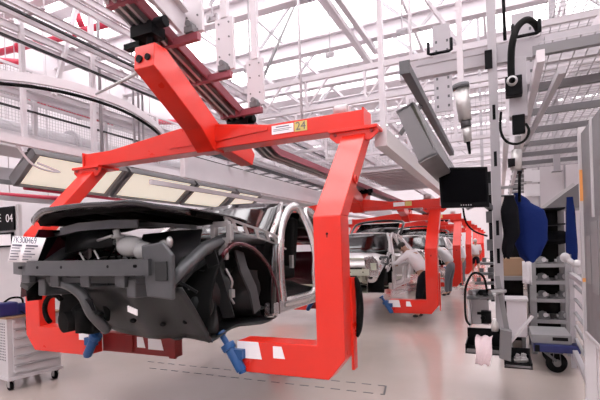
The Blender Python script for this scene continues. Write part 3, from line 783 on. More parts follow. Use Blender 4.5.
    # --- roof
    rf = [[L(x*(.90-.0*j), 2.02+1.15*j/8-.06*(1-abs(x)/.62)*(1-j/4 if j < 4 else 0), 1.235+.055*math.sin(PI*(j+.6)/9)-.05*(abs(x)/.62)**2.4) for x in [(-.68+1.36*i/12) for i in range(13)]] for j in range(9)]
    part(MB().surf(rf), 'roof', hoodm if dark else 'whitecar', solid=.015)
    # glass or open windscreen with frame
    for s in (-1, 1):
        part(MB().tube([L(s*.83, 1.36, .78), L(s*.74, 1.72, 1.03), L(s*.62, 2.05, 1.22)], .035, 8), 'windscreen_pillar', 'silver' if dark else 'whitecar')
    ws = [[L(x*(.80-.17*j/6)/.8, 1.36+.68*j/6-.10*(1-(x/.8)**2), .80+.42*j/6+.02*(1-(x/.8)**2)) for x in [(-.78+1.56*i/10) for i in range(11)]] for j in range(7)]
    part(MB().surf(ws), 'windscreen', 'glass', solid=.005)
    part(MB().tube([L(x, 1.32-.10*(1-(x/.8)**2), .80+.01*(1-(x/.8)**2)) for x in [(-.8+1.6*i/10) for i in range(11)]], .035, 8), 'cowl', bay if dark else 'rubber')
    # --- floor pan, bulkhead, tail
    fp = [[L(x, y, .08+.10*math.exp(-(x/.16)**2)+.012*math.sin(x*18)*math.sin(y*9)) for x in [(-.8+1.6*i/24) for i in range(25)]] for y in [(1.2+2.9*j/14) for j in range(15)]]
    part(MB().surf(fp), 'floor_pan', bay, solid=.01)
    bh = [[L(x, 1.22+.05*math.sin(x*9)+.02*math.cos(z*22), z) for x in [(-.78+1.56*i/24) for i in range(25)]] for z in [(.0+.78*j/12) for j in range(13)]]
    part(MB().surf(bh), 'bulkhead', 'bay', solid=.015)
    g = MB(); g.beam(L(-.8, 1.5, .62), L(.8, 1.5, .62), .4, .36); part(g, 'dashboard', 'rubber', bevel=.05)
    if dark:
        g = MB(); g.bb(CC.x-.83, CC.x-.80, CC.y+1.6, CC.y+3.3, CC.z+.1, CC.z+.80); part(g, 'interior_blind', 'rubber')  # added dark panel over the far door opening, keeps the interior black
        for sx_ in (-.4, .4):
            g = MB(); g.box((CC.x+sx_, CC.y+2.4, CC.z+.38), (.5, .5, .16)); g.box((CC.x+sx_, CC.y+2.7, CC.z+.75), (.48, .14, .65), Euler((-.2, 0, 0)).to_matrix()); part(g, 'seat', 'rubber', bevel=.04)
    part(MB().surf([[L(-.8, 4.33, .1), L(0, 4.42, .1), L(.8, 4.33, .1)], [L(-.78, 4.30, .62), L(0, 4.38, .62), L(.78, 4.30, .62)]]), 'tail_panel', body, solid=.02)
    part(MB().surf([[L(-.6, 3.25, 1.17), L(0, 3.30, 1.22), L(.6, 3.25, 1.17)], [L(-.72, 3.95, .84), L(0, 4.0, .86), L(.72, 3.95, .84)]]), 'rear_glass', 'glass', solid=.005)
    part(MB().surf([[L(-.72, 3.95, .83), L(0, 4.0, .85), L(.72, 3.95, .83)], [L(-.74, 4.30, .72), L(0, 4.38, .74), L(.74, 4.30, .72)]]), 'boot_lid', body, solid=.02)
    # --- front end
    g = MB(); P0 = [(-.95, .14, .59), (-.6, .03, .585), (0, 0, .58), (.40, .01, .58), (.70, .05, .58)]
    pts = smooth_path([L(*p) for p in P0], 4)
    g.sweep(pts, .06, .12)
    part(g, 'crash_bar', 'bay2' if dark else 'greenbay', bevel=.012)
    cb = MB()
    for x in (-.7, -.45, -.15, .1, .35, .6): cb.cyl(L(x, -.03+.05*x*x, .59), L(x, .05, .59), .012, n=10)
    part(cb, 'crash_bar_holes', 'black')
    g = MB(); pts = smooth_path([L(-.80, .46, .88), L(-.4, .42, .915), L(0, .40, .92), (L(.4, .42, .915)), L(.76, .48, .88)], 4)
    g.sweep(pts, .10, .035)
    part(g, 'radiator_support', 'bay' if dark else 'greenbay', bevel=.01)
    # vertical end plate and its pressed box at the right
    g = MB(); g.prism([(CC.x+.64, CC.z+.36), (CC.x+.88, CC.z+.34), (CC.x+.89, CC.z+.66), (CC.x+.80, CC.z+.76), (CC.x+.60, CC.z+.74)], 'xz', CC.y+.06, CC.y+.10); part(g, 'end_plate', bay2 if dark else 'silver', bevel=.012)
    g = MB(); g.bb(CC.x+.74, CC.x+.85, CC.y+.045, CC.y+.06, CC.z+.48, CC.z+.62); part(g, 'plate_recess', bay, bevel=.004)
    # lower front sheet (undertray)
    ut = [[L(x, .14+.36*j/8+.04*(x/.8)**2+.02*math.sin(x*13), .42-(.47-.12*max(0, .25-x))*(j/8)+.012*math.sin(x*7+j*.5)) for x in [(-.18+1.06*i/20) for i in range(21)]] for j in range(9)]
    if dark: part(MB().surf(ut), 'undertray', bay, solid=.012)
    ut = [[L(x, .62+.7*j/6, .0+.02*math.sin(x*11+j)) for x in [(-.5+1.0*i/16) for i in range(17)]] for j in range(7)]
    part(MB().surf(ut), 'engine_cradle', bay, solid=.02)
    g = MB(); pts = smooth_path([L(-.55, .14, .46), L(-.25, .08, .45), L(-.08, .10, .36), L(-.02, .14, .20), L(-.04, .3, .04)], 5); g.tube(pts, .045, 8); part(g, 'cradle_hoop', bay2)
    if dark:
        # holes and plates on the undertray
        g = MB(); 
        for (x, y, z) in ((.05, .16, .20), (.26, .3, .13), (.52, .36, .1), (.7, .42, .12)): g.ell(L(x, y, z), (.025, .03, .02), 6)
        part(g, 'tray_holes', 'black')
        MB().box(L(.0, .10, .28), (.07, .01, .10), Euler((.3, 0, .2)).to_matrix()).build('tray_slot', 'black', t)
        MB().box(L(.42, .14, .24), (.10, .01, .05), Euler((.3, .3, 0)).to_matrix()).build('tray_tag', 'paper', t, label='small white tag')
        # engine-side lump, hoses, drive shaft on the far side
        g = MB(); g.ell(L(-.38, .45, .12), (.17, .22, .16), 10); g.cyl(L(-.45, .2, .1), L(-.35, .7, .12), .09); g.cyl(L(-.25, .25, .02), L(-.25, .25, .22), .07); part(g, 'engine_block', 'rubber')
        g = MB(); g.tube(arc(L(-.18, .3, .18), .15, -.4, 2.6, 12, (1, 0, 0)), .025); g.tube(arc(L(-.62, .25, .2), .13, .8, 4.2, 12, (1, 0, 0)), .022); part(g, 'hose', 'rubber')
        # upper bay: reservoir, wiring, pipes
        g = MB(); g.ell(L(.20, .36, .74), (.14, .09, .09), 10); g.ell(L(.34, .36, .70), (.09, .08, .08), 10); g.cyl(L(.10, .34, .76), L(.08, .32, .89), .03); g.cyl(L(.09, .33, .81), L(.09, .33, .84), .055); part(g, 'fluid_reservoir', 'trans', label='milky plastic fluid reservoir')
        g = MB()
        for k in range(14):
            x = random.uniform(-.62, .15); y = random.uniform(.25, .7); z = random.uniform(.5, .72)
            pp = [L(x, y, z)]
            for q_ in range(3): pp.append(pp[-1]+V((random.uniform(-.12, .14), random.uniform(-.06, .06), random.uniform(-.12, .08))))
            g.tube(smooth_path(pp, 4), random.uniform(.006, .014), 6)
        part(g, 'wiring_loom', 'rubber')
        g = MB()
        for (a, b, c_) in (((-.40, .35, .70), (-.28, .32, .60), (-.22, .34, .52)), ((-.16, .3, .72), (-.10, .3, .62), (-.12, .32, .50)), ((-.5, .35, .58), (-.38, .33, .6), (-.2, .33, .54))):
            g.tube(smooth_path([L(*a), L(*b), L(*c_)], 4), .010, 6)
        g.tube([L(-.06, .25, .80), L(.14, .22, .83)], .012, 6)
        part(g, 'brake_pipe', 'alu', label='bright metal pipes')
        g = MB(); 
        for (x, y, z, sx, sz) in ((.60, .30, .74, .07, .07), (.70, .26, .76, .045, .08), (.52, .3, .66, .06, .03), (.62, .6, .36, .05, .05), (.66, .58, .28, .025, .05), (-.1, .5, .80, .08, .03), (-.5, .5, .8, .12, .04), (.25, .35, .8, .1, .03)):
            g.ell(L(x, y, z), (sx*.6, .03, sz*.6), 6)
        part(g, 'small_bracket', 'alu', label='pale small brackets')
        g = MB(); g.beam(L(.60, .35, .50), L(.84, .40, .36), .02, .02); g.beam(L(.80, .62, .70), L(.86, .80, .10), .12, .015, up=(0, 1, 0)); part(g, 'bay_strut', 'bay')
        part(MB().surf([[L(-.88, .12, .32), L(-.90, .6, .80*.45), L(-.90, 1.3, .3)], [L(-.90, .16, .62), L(-.915, .6, .66), L(-.91, 1.3, .66)], [L(-.87, .3, .93), L(-.88, .6, .93), L(-.88, 1.3, .86)]]), 'front_wing', 'burg', solid=.012, label='burgundy front wing')
        for (x0, z0, w_) in ((-.9, .50, .30),):
            g = MB(); g.surf([[L(-.88, .18, .28), L(-.86, .3, .28)], [L(-.90, .14, .62), L(-.86, .34, .66)], [L(-.80, .22, .84), L(-.76, .4, .86)]]); part(g, 'lamp_housing', 'black', solid=.02)
        g = MB(); g.sweep([L(.80, 1.02, .70), L(.82, 1.05, .5), L(.84, 1.12, .3), L(.84, 1.16, .08)], .02, .13, up=(0, 1, .1)); part(g, 'liner_band', 'bay2')
        N_ = 12
        part(MB().surf([[L(.25+.60*i/N_, .52+.9*j/8, -.03+.03*math.sin(i*.9+j)) for i in range(N_+1)] for j in range(9)]), 'splash_panel', 'bay', solid=.012)
        part(MB().surf([[L(.30+.5*i/N_, .60+.10*i/N_+.03*math.sin(i*1.1+j*.8), -.03+.55*j/8) for i in range(N_+1)] for j in range(9)]), 'arch_front_wall', 'bay', solid=.012)
        part(MB().surf([[L(.50+.36*i/N_, 1.36+.03*math.sin(i*1.3+j*.9), -.03+.75*j/8) for i in range(N_+1)] for j in range(9)]), 'arch_rear_wall', 'rubber', solid=.012)
        part(MB().sweep([L(-.62, .34, .90), L(-.3, .27, .925), L(.1, .26, .93), L(.35, .30, .92)], .02, .07), 'pressed_panel', 'bay2')
        g = MB(); g.ell(L(.74, .80, .34), (.10, .22, .15), 8); g.ell(L(.70, .62, .22), (.12, .1, .12), 8); part(g, 'arch_bulge', 'bay')
        g = MB(); g.tube(smooth_path([L(.80, .86, .52), L(.84, .9, .40), L(.80, .9, .30), L(.84, .92, .2)], 4), .012, 6); g.box(L(.86, .86, .30), (.03, .05, .07)); part(g, 'sensor_lead', 'alu')
        part(MB().surf([[L(-.1, .7, .45), L(.3, .68, .47), L(.62, .72, .5)], [L(-.12, .74, .66), L(.3, .72, .68), L(.6, .74, .70)], [L(-.12, .84, .86), L(.3, .84, .88), L(.58, .84, .88)]]), 'bay_shield', 'bay2', solid=.01)
        part(MB().surf([[L(-.78, .5, .70), L(-.4, .42, .74), L(-.1, .44, .74)], [L(-.76, .5, .88), L(-.4, .46, .90), L(-.1, .46, .90)]]), 'duct_plate', 'bay', solid=.01)
        for (x, z) in ((-.66, .50), (-.3, .47), (.05, .47), (.42, .47)):
            g = MB(); g.bb(CC.x+x-.05, CC.x+x+.05, CC.y+.02, CC.y+.08, CC.z+z-.04, CC.z+z+.06); part(g, 'mounting_tab', 'bay2', bevel=.006)
        part(MB().sweep(smooth_path([L(-.86, .16, .49), L(-.4, .08, .485), L(.2, .06, .485), L(.66, .10, .48)], 4), .05, .05), 'lower_bar', 'bay')
    else:
        g = MB(); g.surf([[L(-.35, .45, .9+.0), L(0, .45, .9), L(.35, .45, .9)]]*1+[[L(-.35, .46, .95), L(0, .46, .95), L(.35, .46, .95)]]) if False else None
        # raised tailgate frame behind the roof
        hp = [L(-.66, 3.22, 1.20), L(-.68, 3.55, 1.42), L(-.60, 3.9, 1.58), L(0, 4.02, 1.64), L(.60, 3.9, 1.58), L(.68, 3.55, 1.42), L(.66, 3.22, 1.20)]
        gt = MB().tube(smooth_path(hp, 4), .035, 8).build('tailgate', 'darkpaint', t, label='raised dark tailgate')
        MB().surf([[L(-.58, 3.3, 1.25), L(.58, 3.3, 1.25)], [L(-.55, 3.86, 1.55), L(.55, 3.86, 1.55)]]).build('tailgate_glass', 'glass', gt, solid=.005)
        part(MB().bb(CC.x-.05, CC.x+.12, CC.y+1.95, CC.y+1.97, CC.z+1.0, CC.z+1.13), 'red_tag', 'red', label='red tag')
        part(MB().bb(CC.x-.1, CC.x+.1, CC.y+1.62, CC.y+1.64, CC.z+.86, CC.z+1.0), 'job_sheet', 'paper', label='white job sheet behind the glass')
        # bumper reinforcement and headlamp nest
        g = MB(); pts = smooth_path([L(-.75, .1, .28), L(0, .0, .29), L(.3, .02, .29)], 5)
        g.sweep(pts, .06, .12)
        part(g, 'lower_crash_bar', 'greenbay', bevel=.01)
        for s in (-1, 1):
            part(MB().lathe([(.06, -.02), (.13, 0), (.14, .04), (.05, .10)], L(s*.66, .34, .45), (0, 1, 0)), 'headlamp_nest', 'silver')
    return t
car1 = build_car(True, 2.42, Z1+.37, 11)
car2 = build_car(False, 2.55+PITCH, Z2+.43, 0)
for i in range(3):
    dup(car2, (0, PITCH*(i+1), 0), 'white unfinished car body farther down the line, %s from the front' % ordn[i], 'car bodies on the line')
car1['group'] = car2['group']
# sheet taped to the front of the dark car
p00, p10, p01, p11 = at(8, 262, D=3.82), at(37, 262.5, D=3.66), at(13, 236, D=3.8), at(46, 238, D=3.62)
sh = thing('job_sheet', p00, 'white printed job sheet taped to the front left corner of the dark car', 'paper sheet')
g = MB(); g.surf([[p00, (p00+p10)/2+V((0, -.01, 0)), p10], [(p00+p01)/2, (p00+p01+p10+p11)/4+V((0, -.02, 0)), (p10+p11)/2], [p01, (p01+p11)/2+V((0, -.01, 0)), p11]])
g.build('sheet', 'paper', sh, solid=.002)
ux = (p11-p01); uy = (p01-p00); nrm = ux.cross(uy).normalized()*-1
if nrm.y > 0: nrm = -nrm
def SP(u, v, o=.022): return p00.lerp(p10, u).lerp(p01.lerp(p11, u), v)+nrm*o
text('7K300469', .075, SP(.47, .86), SP(.7, .86)-SP(.3, .86), uy, 'ink', sh, 'number')
g = MB()
for r in range(6):
    for (u0, u1) in ((.12, .42-.05*(r % 2)), (.55, .92-.08*(r % 3))):
        a, b = SP(u0, .66-.11*r, .021), SP(u1, .66-.11*r, .021); g.beam(a, b, .002, .008 if r else .014)
g.build('print_lines', 'ink', sh)
# ------------------------------------------------------------------ left side: sign, board, cabinet
Yp = 3.9
def rect(x0_, y0_, x1_, y1_, Y):
    c = (x0_+x1_)/2; cyy = (y0_+y1_)/2
    return at(x0_, cyy, Y=Y).x, at(x1_, cyy, Y=Y).x, at(x1_, y1_, Y=Y).z, at(x1_, y0_, Y=Y).z
x0, x1, z0, z1 = rect(-40, 206, 15.5, 230, Yp)
bs = thing('board_stand', ((x0+x1)/2, Yp, 0), 'white upright stand at the left edge behind the tool cabinet', 'board stand')
MB().bb(x1+.01, x1+.06, Yp, Yp+.05, 0, z1+.02).build('upright', 'cab', bs)
MB().bb(x0-.05, x0, Yp, Yp+.05, 0, z1+.02).build('upright', 'cab', bs)
MB().bb(x0, x1+.01, Yp+.01, Yp+.03, .9, z1+.0).build('back_panel', 'cab', bs)
sg = thing('station_sign', ((x0+x1)/2, Yp-.03, z0), 'black station sign with white E 04 lettering at the left edge', 'sign')
MB().bb(x0, x1, Yp-.02, Yp-.002, z0, z1).build('panel', 'black', sg, bevel=.003)
a = at(9.2, 218.5, Y=Yp-.025); text('04', .155, a, (1, 0, 0), (0, 0, 1), 'paper', sg, 'lettering')
a = at(-.6, 218.5, Y=Yp-.025); text('E', .155, a, (1, 0, 0), (0, 0, 1), 'paper', sg, 'lettering')
x0, x1, z0, z1 = rect(-40, 232, 13.5, 247, Yp-.02)
wb = thing('framed_board', ((x0+x1)/2, Yp-.03, z0), 'white board in a black frame below the station sign', 'board')
g = MB(); g.bb(x0, x1, Yp-.04, Yp-.01, z0, z0+.025); g.bb(x0, x1, Yp-.04, Yp-.01, z1-.025, z1); g.bb(x1-.025, x1, Yp-.04, Yp-.01, z0, z1); g.bb(x0, x0+.025, Yp-.04, Yp-.01, z0, z1)
g.build('frame', 'black', wb); MB().bb(x0+.02, x1-.02, Yp-.03, Yp-.015, z0+.02, z1-.02).build('board_face', 'paper', wb)
# tool cabinet: corner nearest the camera
c = at(10, 390.5, Z=0); d = at(52, 379.5, Z=0)
ax = (d-c); ax.z = 0; W_ = .62; ax.normalize(); ay = V((-ax.y, ax.x, 0))
tcb = thing('tool_cabinet', c, 'light grey wheeled tool cabinet with drawers at lower left', 'tool cabinet')
def T(u, v, z): return c-ax*.04-ay*.06+ax*u+ay*v+V((0, 0, z))
R3 = Matrix(((ax.x, ay.x, 0), (ax.y, ay.y, 0), (0, 0, 1)))
def tb(g, u0, u1, v0, v1, za, zb): return g.box(T((u0+u1)/2, (v0+v1)/2, (za+zb)/2), (u1-u0, v1-v0, zb-za), R3)
g = MB(); tb(g, 0, W_, 0, .55, .16, .86)
g.build('body', 'cab', tcb, bevel=.006)
# perforated left face
hs = MB()
for i in range(14):
    for j in range(5): tb(hs, -.004, .0, .05+.04*j, .065+.04*j, .36+.033*i, .375+.033*i)
hs.build('perforations', 'grey', tcb)
for i in range(6):
    za = .20+.108*i; hh = .10
    dr = tb(MB(), .06, W_-.02, -.018, 0, za, za+hh).build('drawer', 'cab', tcb, bevel=.003)
    tb(MB(), .08, W_-.04, -.034, -.016, za+.078, za+.092).build('handle', 'handle', dr)
# worktop and casters
tb(MB(), -.02, W_+.02, -.03, .57, .86, .885).build('worktop', 'wood', tcb, label='brown worktop')
g = MB(); tb(g, -.01, W_+.01, -.02, .56, .13, .165); g.build('plinth', 'cab', tcb)
for (u, v) in ((.05, .05), (W_-.05, .05), (.05, .5), (W_-.05, .5)):
    k = MB(); tb(k, u-.03, u+.03, v-.03, v+.03, .115, .13); tb(k, u-.03, u-.024, v-.02, v+.03, .04, .12); tb(k, u+.024, u+.03, v-.02, v+.03, .04, .12)
    cs = k.build('caster', 'alu', tcb)
    MB().cyl(T(u-.018, v+.02, .05), T(u+.018, v+.02, .05), .05).build('wheel', 'rubber', cs)
# blue drill case, cable, small parts on the worktop
def on(u, v, z=.886): return T(u, v, z)
g = MB(); g.box(on(.03, .10, .97), (.22, .2, .165), R3); g.box(on(.17, .06, .96), (.12, .12, .14), R3); bx = g.build('blue_case', 'navy', label='navy blue tool case on the tool cabinet', cat='tool case', bevel=.02)
g = MB(); g.tube(smooth_path([on(.02, .1, 1.05), on(.08, .05, 1.10), on(.18, .03, 1.09), on(.2, .03, 1.02)], 5), .012)
g.build('carry_handle', 'rubber', bx)
g = MB(); g.box(on(.30, .12, .95), (.07, .1, .125), R3); g.build('battery_charger', 'cab', label='small white box right of the navy tool case', cat='box', bevel=.006)
g = MB(); g.tube(smooth_path([on(.16, -.01, .93), on(.20, -.05, .88), on(.19, -.045, .8), on(.2, -.045, .72)], 4), .007); g.cyl(on(.2, -.045, .73), on(.2, -.045, .70), .014); g.build('hanging_cable', 'rubber', label='black cable with plug hanging over the cabinet drawers', cat='cable')
# low white bin and floor items behind the left carrier leg
p = at(66, 330, Y=6.8); MB().bb(p.x-.3, p.x+.3, 6.6, 7.2, 0, 1.35).build('storage_box', 'cab', label='pale storage box behind the left carrier leg', cat='box', bevel=.01)
# left background: pale wall panels, racks and benches far behind
for i, (X0, Y0, sx, sy, h, mm, lb) in enumerate((
    (-9.4, 8.0, 1.0, 3.0, 2.0, 'cab', 'tall pale cupboard against the left wall'),
    (-7.6, 8.4, .7, 1.6, 1.5, 'ivory', 'pale low cupboard behind the notice stand'),
    (-9.2, 12.5, 1.0, 2.4, 1.9, 'cab', 'second pale cupboard against the left wall'))):
    t = thing('cupboard', (X0+sx/2, Y0+sy/2, 0), lb, 'cupboard')
    MB().bb(X0, X0+sx, Y0, Y0+sy, .08, h).build('body', mm, t, bevel=.01)
    MB().bb(X0+.03, X0+sx-.03, Y0+.03, Y0+sy-.03, 0, .08).build('plinth', 'dgrey', t)
    for k in range(2):
        ya = Y0+.02+k*(sy/2); dd = MB().bb(X0+sx, X0+sx+.02, ya, ya+sy/2-.04, .1, h-.02).build('door', mm, t)
        MB().bb(X0+sx+.02, X0+sx+.04, ya+.08, ya+.1, h*.45, h*.6).build('handle', 'handle', dd)

# ------------------------------------------------------------------ far background
t = thing('partition_wall', (-3, 24, 0), 'pale tiled partition wall far behind the second carrier', 'partition')
MB().bb(-10.5, -5.3, 26, 26.15, 0, 3.2).build('panel', 'ivory', t)
g = MB()
for i in range(9): g.bb(-10.5+.6*i, -10.48+.6*i, 25.985, 26, 0, 3.2)
for i in range(5): g.bb(-10.5, -5.3, 25.985, 26, .6*i+.5, .6*i+.52)
g.build('joint_lines', 'white2', t)
# machines/racks on the far right of the line
for i in range(6):
    y = 12+4*i
    t = thing('side_cabinet', (.9, y, 0), 'grey equipment rack beside the line, %s beyond the tool carrier' % names[i], 'equipment rack', 'equipment racks beside the line')
    MB().bb(.75, 1.5, y-.9, y+.9, 0, 2.0).build('body', 'gcab', t, bevel=.02)
    g = MB()
    for k in range(3): g.bb(.73, .75, y-.8+.55*k, y-.3+.55*k, .3, 1.8)
    g.build('door_panels', 'white2', t)

# ------------------------------------------------------------------ tool carrier column with monitor and trays
D0 = 4.55
def A(px, py, D=D0, **k): return at(px, py, D=D, **k)
col_b = at(503.5, 345, D=4.75); 
cxx, cyy_ = at(498, 240, D=4.75).x, at(498, 240, D=4.75).y
zb = col_b.z
tc = thing('tool_column', (cxx, cyy_, zb), 'grey slotted column hanging right of the line, carrying the monitor', 'column')
g = MB(); g.bb(cxx-.045, cxx+.045, cyy_-.04, cyy_+.04, zb, 6.9)
g.build('upright', 'white2', tc, bevel=.005)
g = MB()
for z in (1.66, 1.36, 2.4, 2.9): g.bb(cxx-.015, cxx+.015, cyy_-.043, cyy_-.039, z, z+.16)
g.build('slots', 'black', tc)
g = MB(); g.bb(cxx-.085, cxx-.05, cyy_-.05, cyy_+.03, .95, 2.35); g.build('cable_channel', 'black', tc, label='black cable channel along the column')
g = MB()
for z in (1.2, 1.5, 1.8, 2.1): g.bb(cxx-.11, cxx-.05, cyy_-.09, cyy_-.03, z, z+.12)
g.build('valve_block', 'dgrey', tc)
g = MB(); sl = at(509, 325, D=4.7); g.beam((cxx-.02, cyy_-.02, zb+.75), (cxx+.09, cyy_-.02, zb-.05), .05, .05); g.build('lower_brace', 'mid', tc)
cap = MB(); cap.bb(cxx-.075, cxx+.0, cyy_-.07, cyy_-.045, at(485, 70, D=4.75).z, at(485, 52, D=4.75).z)
cap.build('junction_box', 'black', tc)
# monitor
mt = thing('monitor', A(466, 188, 4.3), 'black flat screen monitor hung left of the grey column', 'monitor')
a, b, c_, d_ = A(441, 208, 4.35), A(489.5, 207, 4.2), A(438, 167.5, 4.35), A(487.5, 166.5, 4.2)
nx = (b-a).cross(c_-a).normalized()
if nx.y > 0: nx = -nx
def quadbox(g, a, b, c, d, n, t0, t1):
    q = [a, b, d, c]; return g.add([p+n*t1 for p in q]+[p+n*t0 for p in q], [(0, 1, 2, 3), (7, 6, 5, 4), (0, 4, 5, 1), (1, 5, 6, 2), (2, 6, 7, 3), (3, 7, 4, 0)])
quadbox(MB(), a, b, c_, d_, nx, -.05, 0).build('housing', 'black', mt, bevel=.006)
def ins(f0, f1, g0, g1):
    def q(u, v): return a.lerp(b, u).lerp(c_.lerp(d_, u), v)
    return q(f0, g0), q(f1, g0), q(f0, g1), q(f1, g1)
e = ins(.05, .95, .13, .94); quadbox(MB(), *e, nx, 0, .002).build('screen', 'screen', mt)
g = MB()
for k in range(5):
    e = ins(.42+.05*k, .44+.05*k, .05, .075); quadbox(g, *e, nx, 0, .003)
g.build('buttons', 'alu', mt)
MB().beam(a.lerp(b, .5).lerp(c_.lerp(d_, .5), .5)-nx*.05, (cxx-.05, cyy_, 1.95), .05, .05).build('arm', 'dgrey', mt)
MB().tube(smooth_path([A(463, 208, 4.3), A(466, 222, 4.3), A(474, 231, 4.3), A(487, 236, 4.45)], 6), .009).build('monitor_cable', 'rubber', label='dark cable drooping from the monitor to the column', cat='cable')
MB().tube(smooth_path([A(488, 300, 4.6), A(484, 278, 4.5), A(474, 273, 4.5), A(467, 283, 4.5), A(465, 297, 4.5), A(466, 318, 4.5), A(470, 325, 4.5)], 6), .012).build('air_hose', 'rubber', label='black air hose arching over the bench left of the column', cat='hose')
# left shelf with tools on column (at 465-500, 285-300)
def plate(name, quad, th, mm, label, cat, parent=None):
    g = MB(); q = [V(p) for p in quad]; n = V((0, 0, 1)); g.add([p for p in q]+[p-n*th for p in q], [(0, 1, 2, 3), (7, 6, 5, 4), (0, 4, 5, 1), (1, 5, 6, 2), (2, 6, 7, 3), (3, 7, 4, 0)])
    return g.build(name, mm, parent, label=label, cat=cat)
Zs = A(480, 296, 4.55).z
sx0, sx1 = A(466, 297, 4.5).x, cxx-.05
ty = cyy_
ub = thing('tool_shelf', ((sx0+sx1)/2, ty-.2, Zs), 'small dark tool shelf left of the column above the white panel', 'shelf')
MB().bb(sx0, sx1, ty-.36, ty-.02, Zs-.03, Zs).build('shelf_board', 'dgrey', ub)
MB().bb(sx0+.01, sx0+.03, ty-.34, ty-.04, Zs-.32, Zs-.03).build('side_panel', 'cab', ub, label='white side panel')
MB().bb(sx0+.02, sx1-.06, ty-.10, ty-.08, Zs-.33, Zs-.03).build('back_panel', 'cab', ub, label='white back panel')
for i, (dx, dz, mm, lb) in enumerate(((.06, .0, 'grey', 'grey pneumatic tool lying at the left of the tool shelf'), (.16, .0, 'black', 'black pneumatic tool in the middle of the tool shelf'), (.25, .0, 'alu', 'bright metal tool at the right of the tool shelf'))):
    x = sx0+dx+.02; g = MB(); g.cyl((x-.05, ty-.28, Zs+.032), (x+.06, ty-.14, Zs+.032), .03); g.cyl((x+.06, ty-.14, Zs+.032), (x+.1, ty-.09, Zs+.032), .018); g.bb(x-.02, x+.01, ty-.34, ty-.28, Zs+.001, Zs+.03)
    g.build('air_tool', mm, label=lb, cat='air tool', bevel=.004)
g = MB(); zz = A(484, 282, 4.55).z
for k, z in enumerate((zz-.04, zz+.06, zz+.17)):
    g.bb(cxx-.24+.03*k, cxx-.05, ty-.16, ty-.02, z, z+.025); g.cyl((cxx-.2+.03*k, ty-.12, z+.03), (cxx-.2+.03*k, ty-.12, z+.075), .022)
g.build('nozzle_rack', 'dgrey', label='stacked dark nozzle holders left of the column', cat='holder', bevel=.003)
x_, z_ = A(487, 318, 4.55).x, A(487, 325, 4.55).z
g = MB(); g.bb(x_-.06, x_+.04, ty-.2, ty-.1, z_, z_+.13); g.cyl((x_-.04, ty-.2, z_+.06), (x_-.04, ty-.22, z_+.06), .025); g.cyl((x_-.1, ty-.15, z_+.1), (x_-.06, ty-.15, z_+.1), .015); g.build('regulator', 'black', label='black regulator box with dial left of the column', cat='regulator', bevel=.004)
# trays
def tray(x0, x1, ya, yb_, z, h, mm, label):
    t = thing('tool_tray', ((x0+x1)/2, (ya+yb_)/2, z), label, 'tray')
    MB().bb(x0, x1, ya, yb_, z, z+.012).build('base', mm, t)
    for q in ((x0, x1, ya, ya+.012, h*.25), (x0, x1, yb_-.012, yb_, h), (x0, x0+.012, ya, yb_, h*.5), (x1-.012, x1, ya, yb_, h*.5)):
        MB().bb(q[0], q[1], q[2], q[3], z, z+q[4]).build('side', 'grey' if q[4] < h*.4 else mm, t)
    return t
tz = A(480, 353, 4.5).z
lx0, lx1 = A(465, 350, 4.45).x, cxx-.0
tray(lx0, lx1, ty-.42, ty-.05, tz, .2, 'black', 'black bent tray with pale rag, left of the column foot')
rz0 = A(515, 364, 4.45).z; rx0, rx1 = A(502, 360, 4.4).x, A(527, 360, 4.4).x
tray(rx0+.02, rx1+.04, ty-.45, ty-.05, rz0, .12, 'black', 'black parts tray right of the column foot')
g = MB(); q = [A(500, 325, 4.25), A(512, 332, 4.2), A(511, 362, 4.2), A(499, 358, 4.25)]
g.prism([(q[0].x, q[0].z-.04), (q[1].x, q[1].z), (q[2].x, q[2].z), (q[3].x, q[3].z)], 'xz', q[0].y-.01, q[0].y+.12)
g.build('tray_divider', 'gcab', label='grey green box plate between the two trays', cat='plate', bevel=.004)
a, b = A(508, 345, 4.35), A(532.5, 316, 4.35)
MB().beam(a, b, .035, .02).build('flat_bar', 'cab', label='white flat bar leaning up to the right from the trays', cat='bar')
# rag draped over tray edge
g = MB(); rows = []
xa, xb = A(474, 340, 4.3).x, A(492, 340, 4.3).x; yf = ty-.43
prof = [(-.28, .12), (-.2, .16), (-.08, .14), (0, .09), (.02, .03), (.03, -.04), (.02, -.10)]
for j, (dy, dz) in enumerate(prof):
    rows.append([V((xa+(xb-xa)*i/10*(1-.05*max(0, j-3))+.01*math.sin(j*2), yf-dy*1.0-.0+.008*math.sin(i*1.9+j)+(0 if dy < 0 else -dy*.2+.0), tz+dz+.014*math.sin(i*1.3+j*.9))) for i in range(11)])
g.surf(rows); g.build('rag', 'pinkcloth', label='pale pink rag hanging over the edge of the black tray', cat='rag', solid=.008, sub=1)
g = MB(); g.lathe([(.0, 0), (.032, .0), (.034, .05), (.03, .08), (.016, .10), (.016, .12), (0, .12)], A(495, 331, 4.3)); g.build('spray_bottle', 'tool', label='small silvery bottle standing behind the pink rag', cat='bottle')
for i, (px, py, lb) in enumerate(((517, 350, 'metal fitting at the left in the right hand tray'), (522, 344, 'metal fitting at the back of the right hand tray'), (524, 356, 'blue and silver fitting at the right edge of the tray'))):
    p = A(px, py, 4.4); g = MB(); z = rz0+.014
    g.cyl((p.x, p.y+.05, z), (p.x, p.y+.05, z+.06), .028); g.cyl((p.x, p.y+.05, z+.06), (p.x+.01, p.y+.05, z+.09), .018); g.bb(p.x-.03, p.x+.04, p.y+.02, p.y+.08, z+.02, z+.04)
    g.build('fitting', 'alu', label=lb, cat='fitting', bevel=.003)
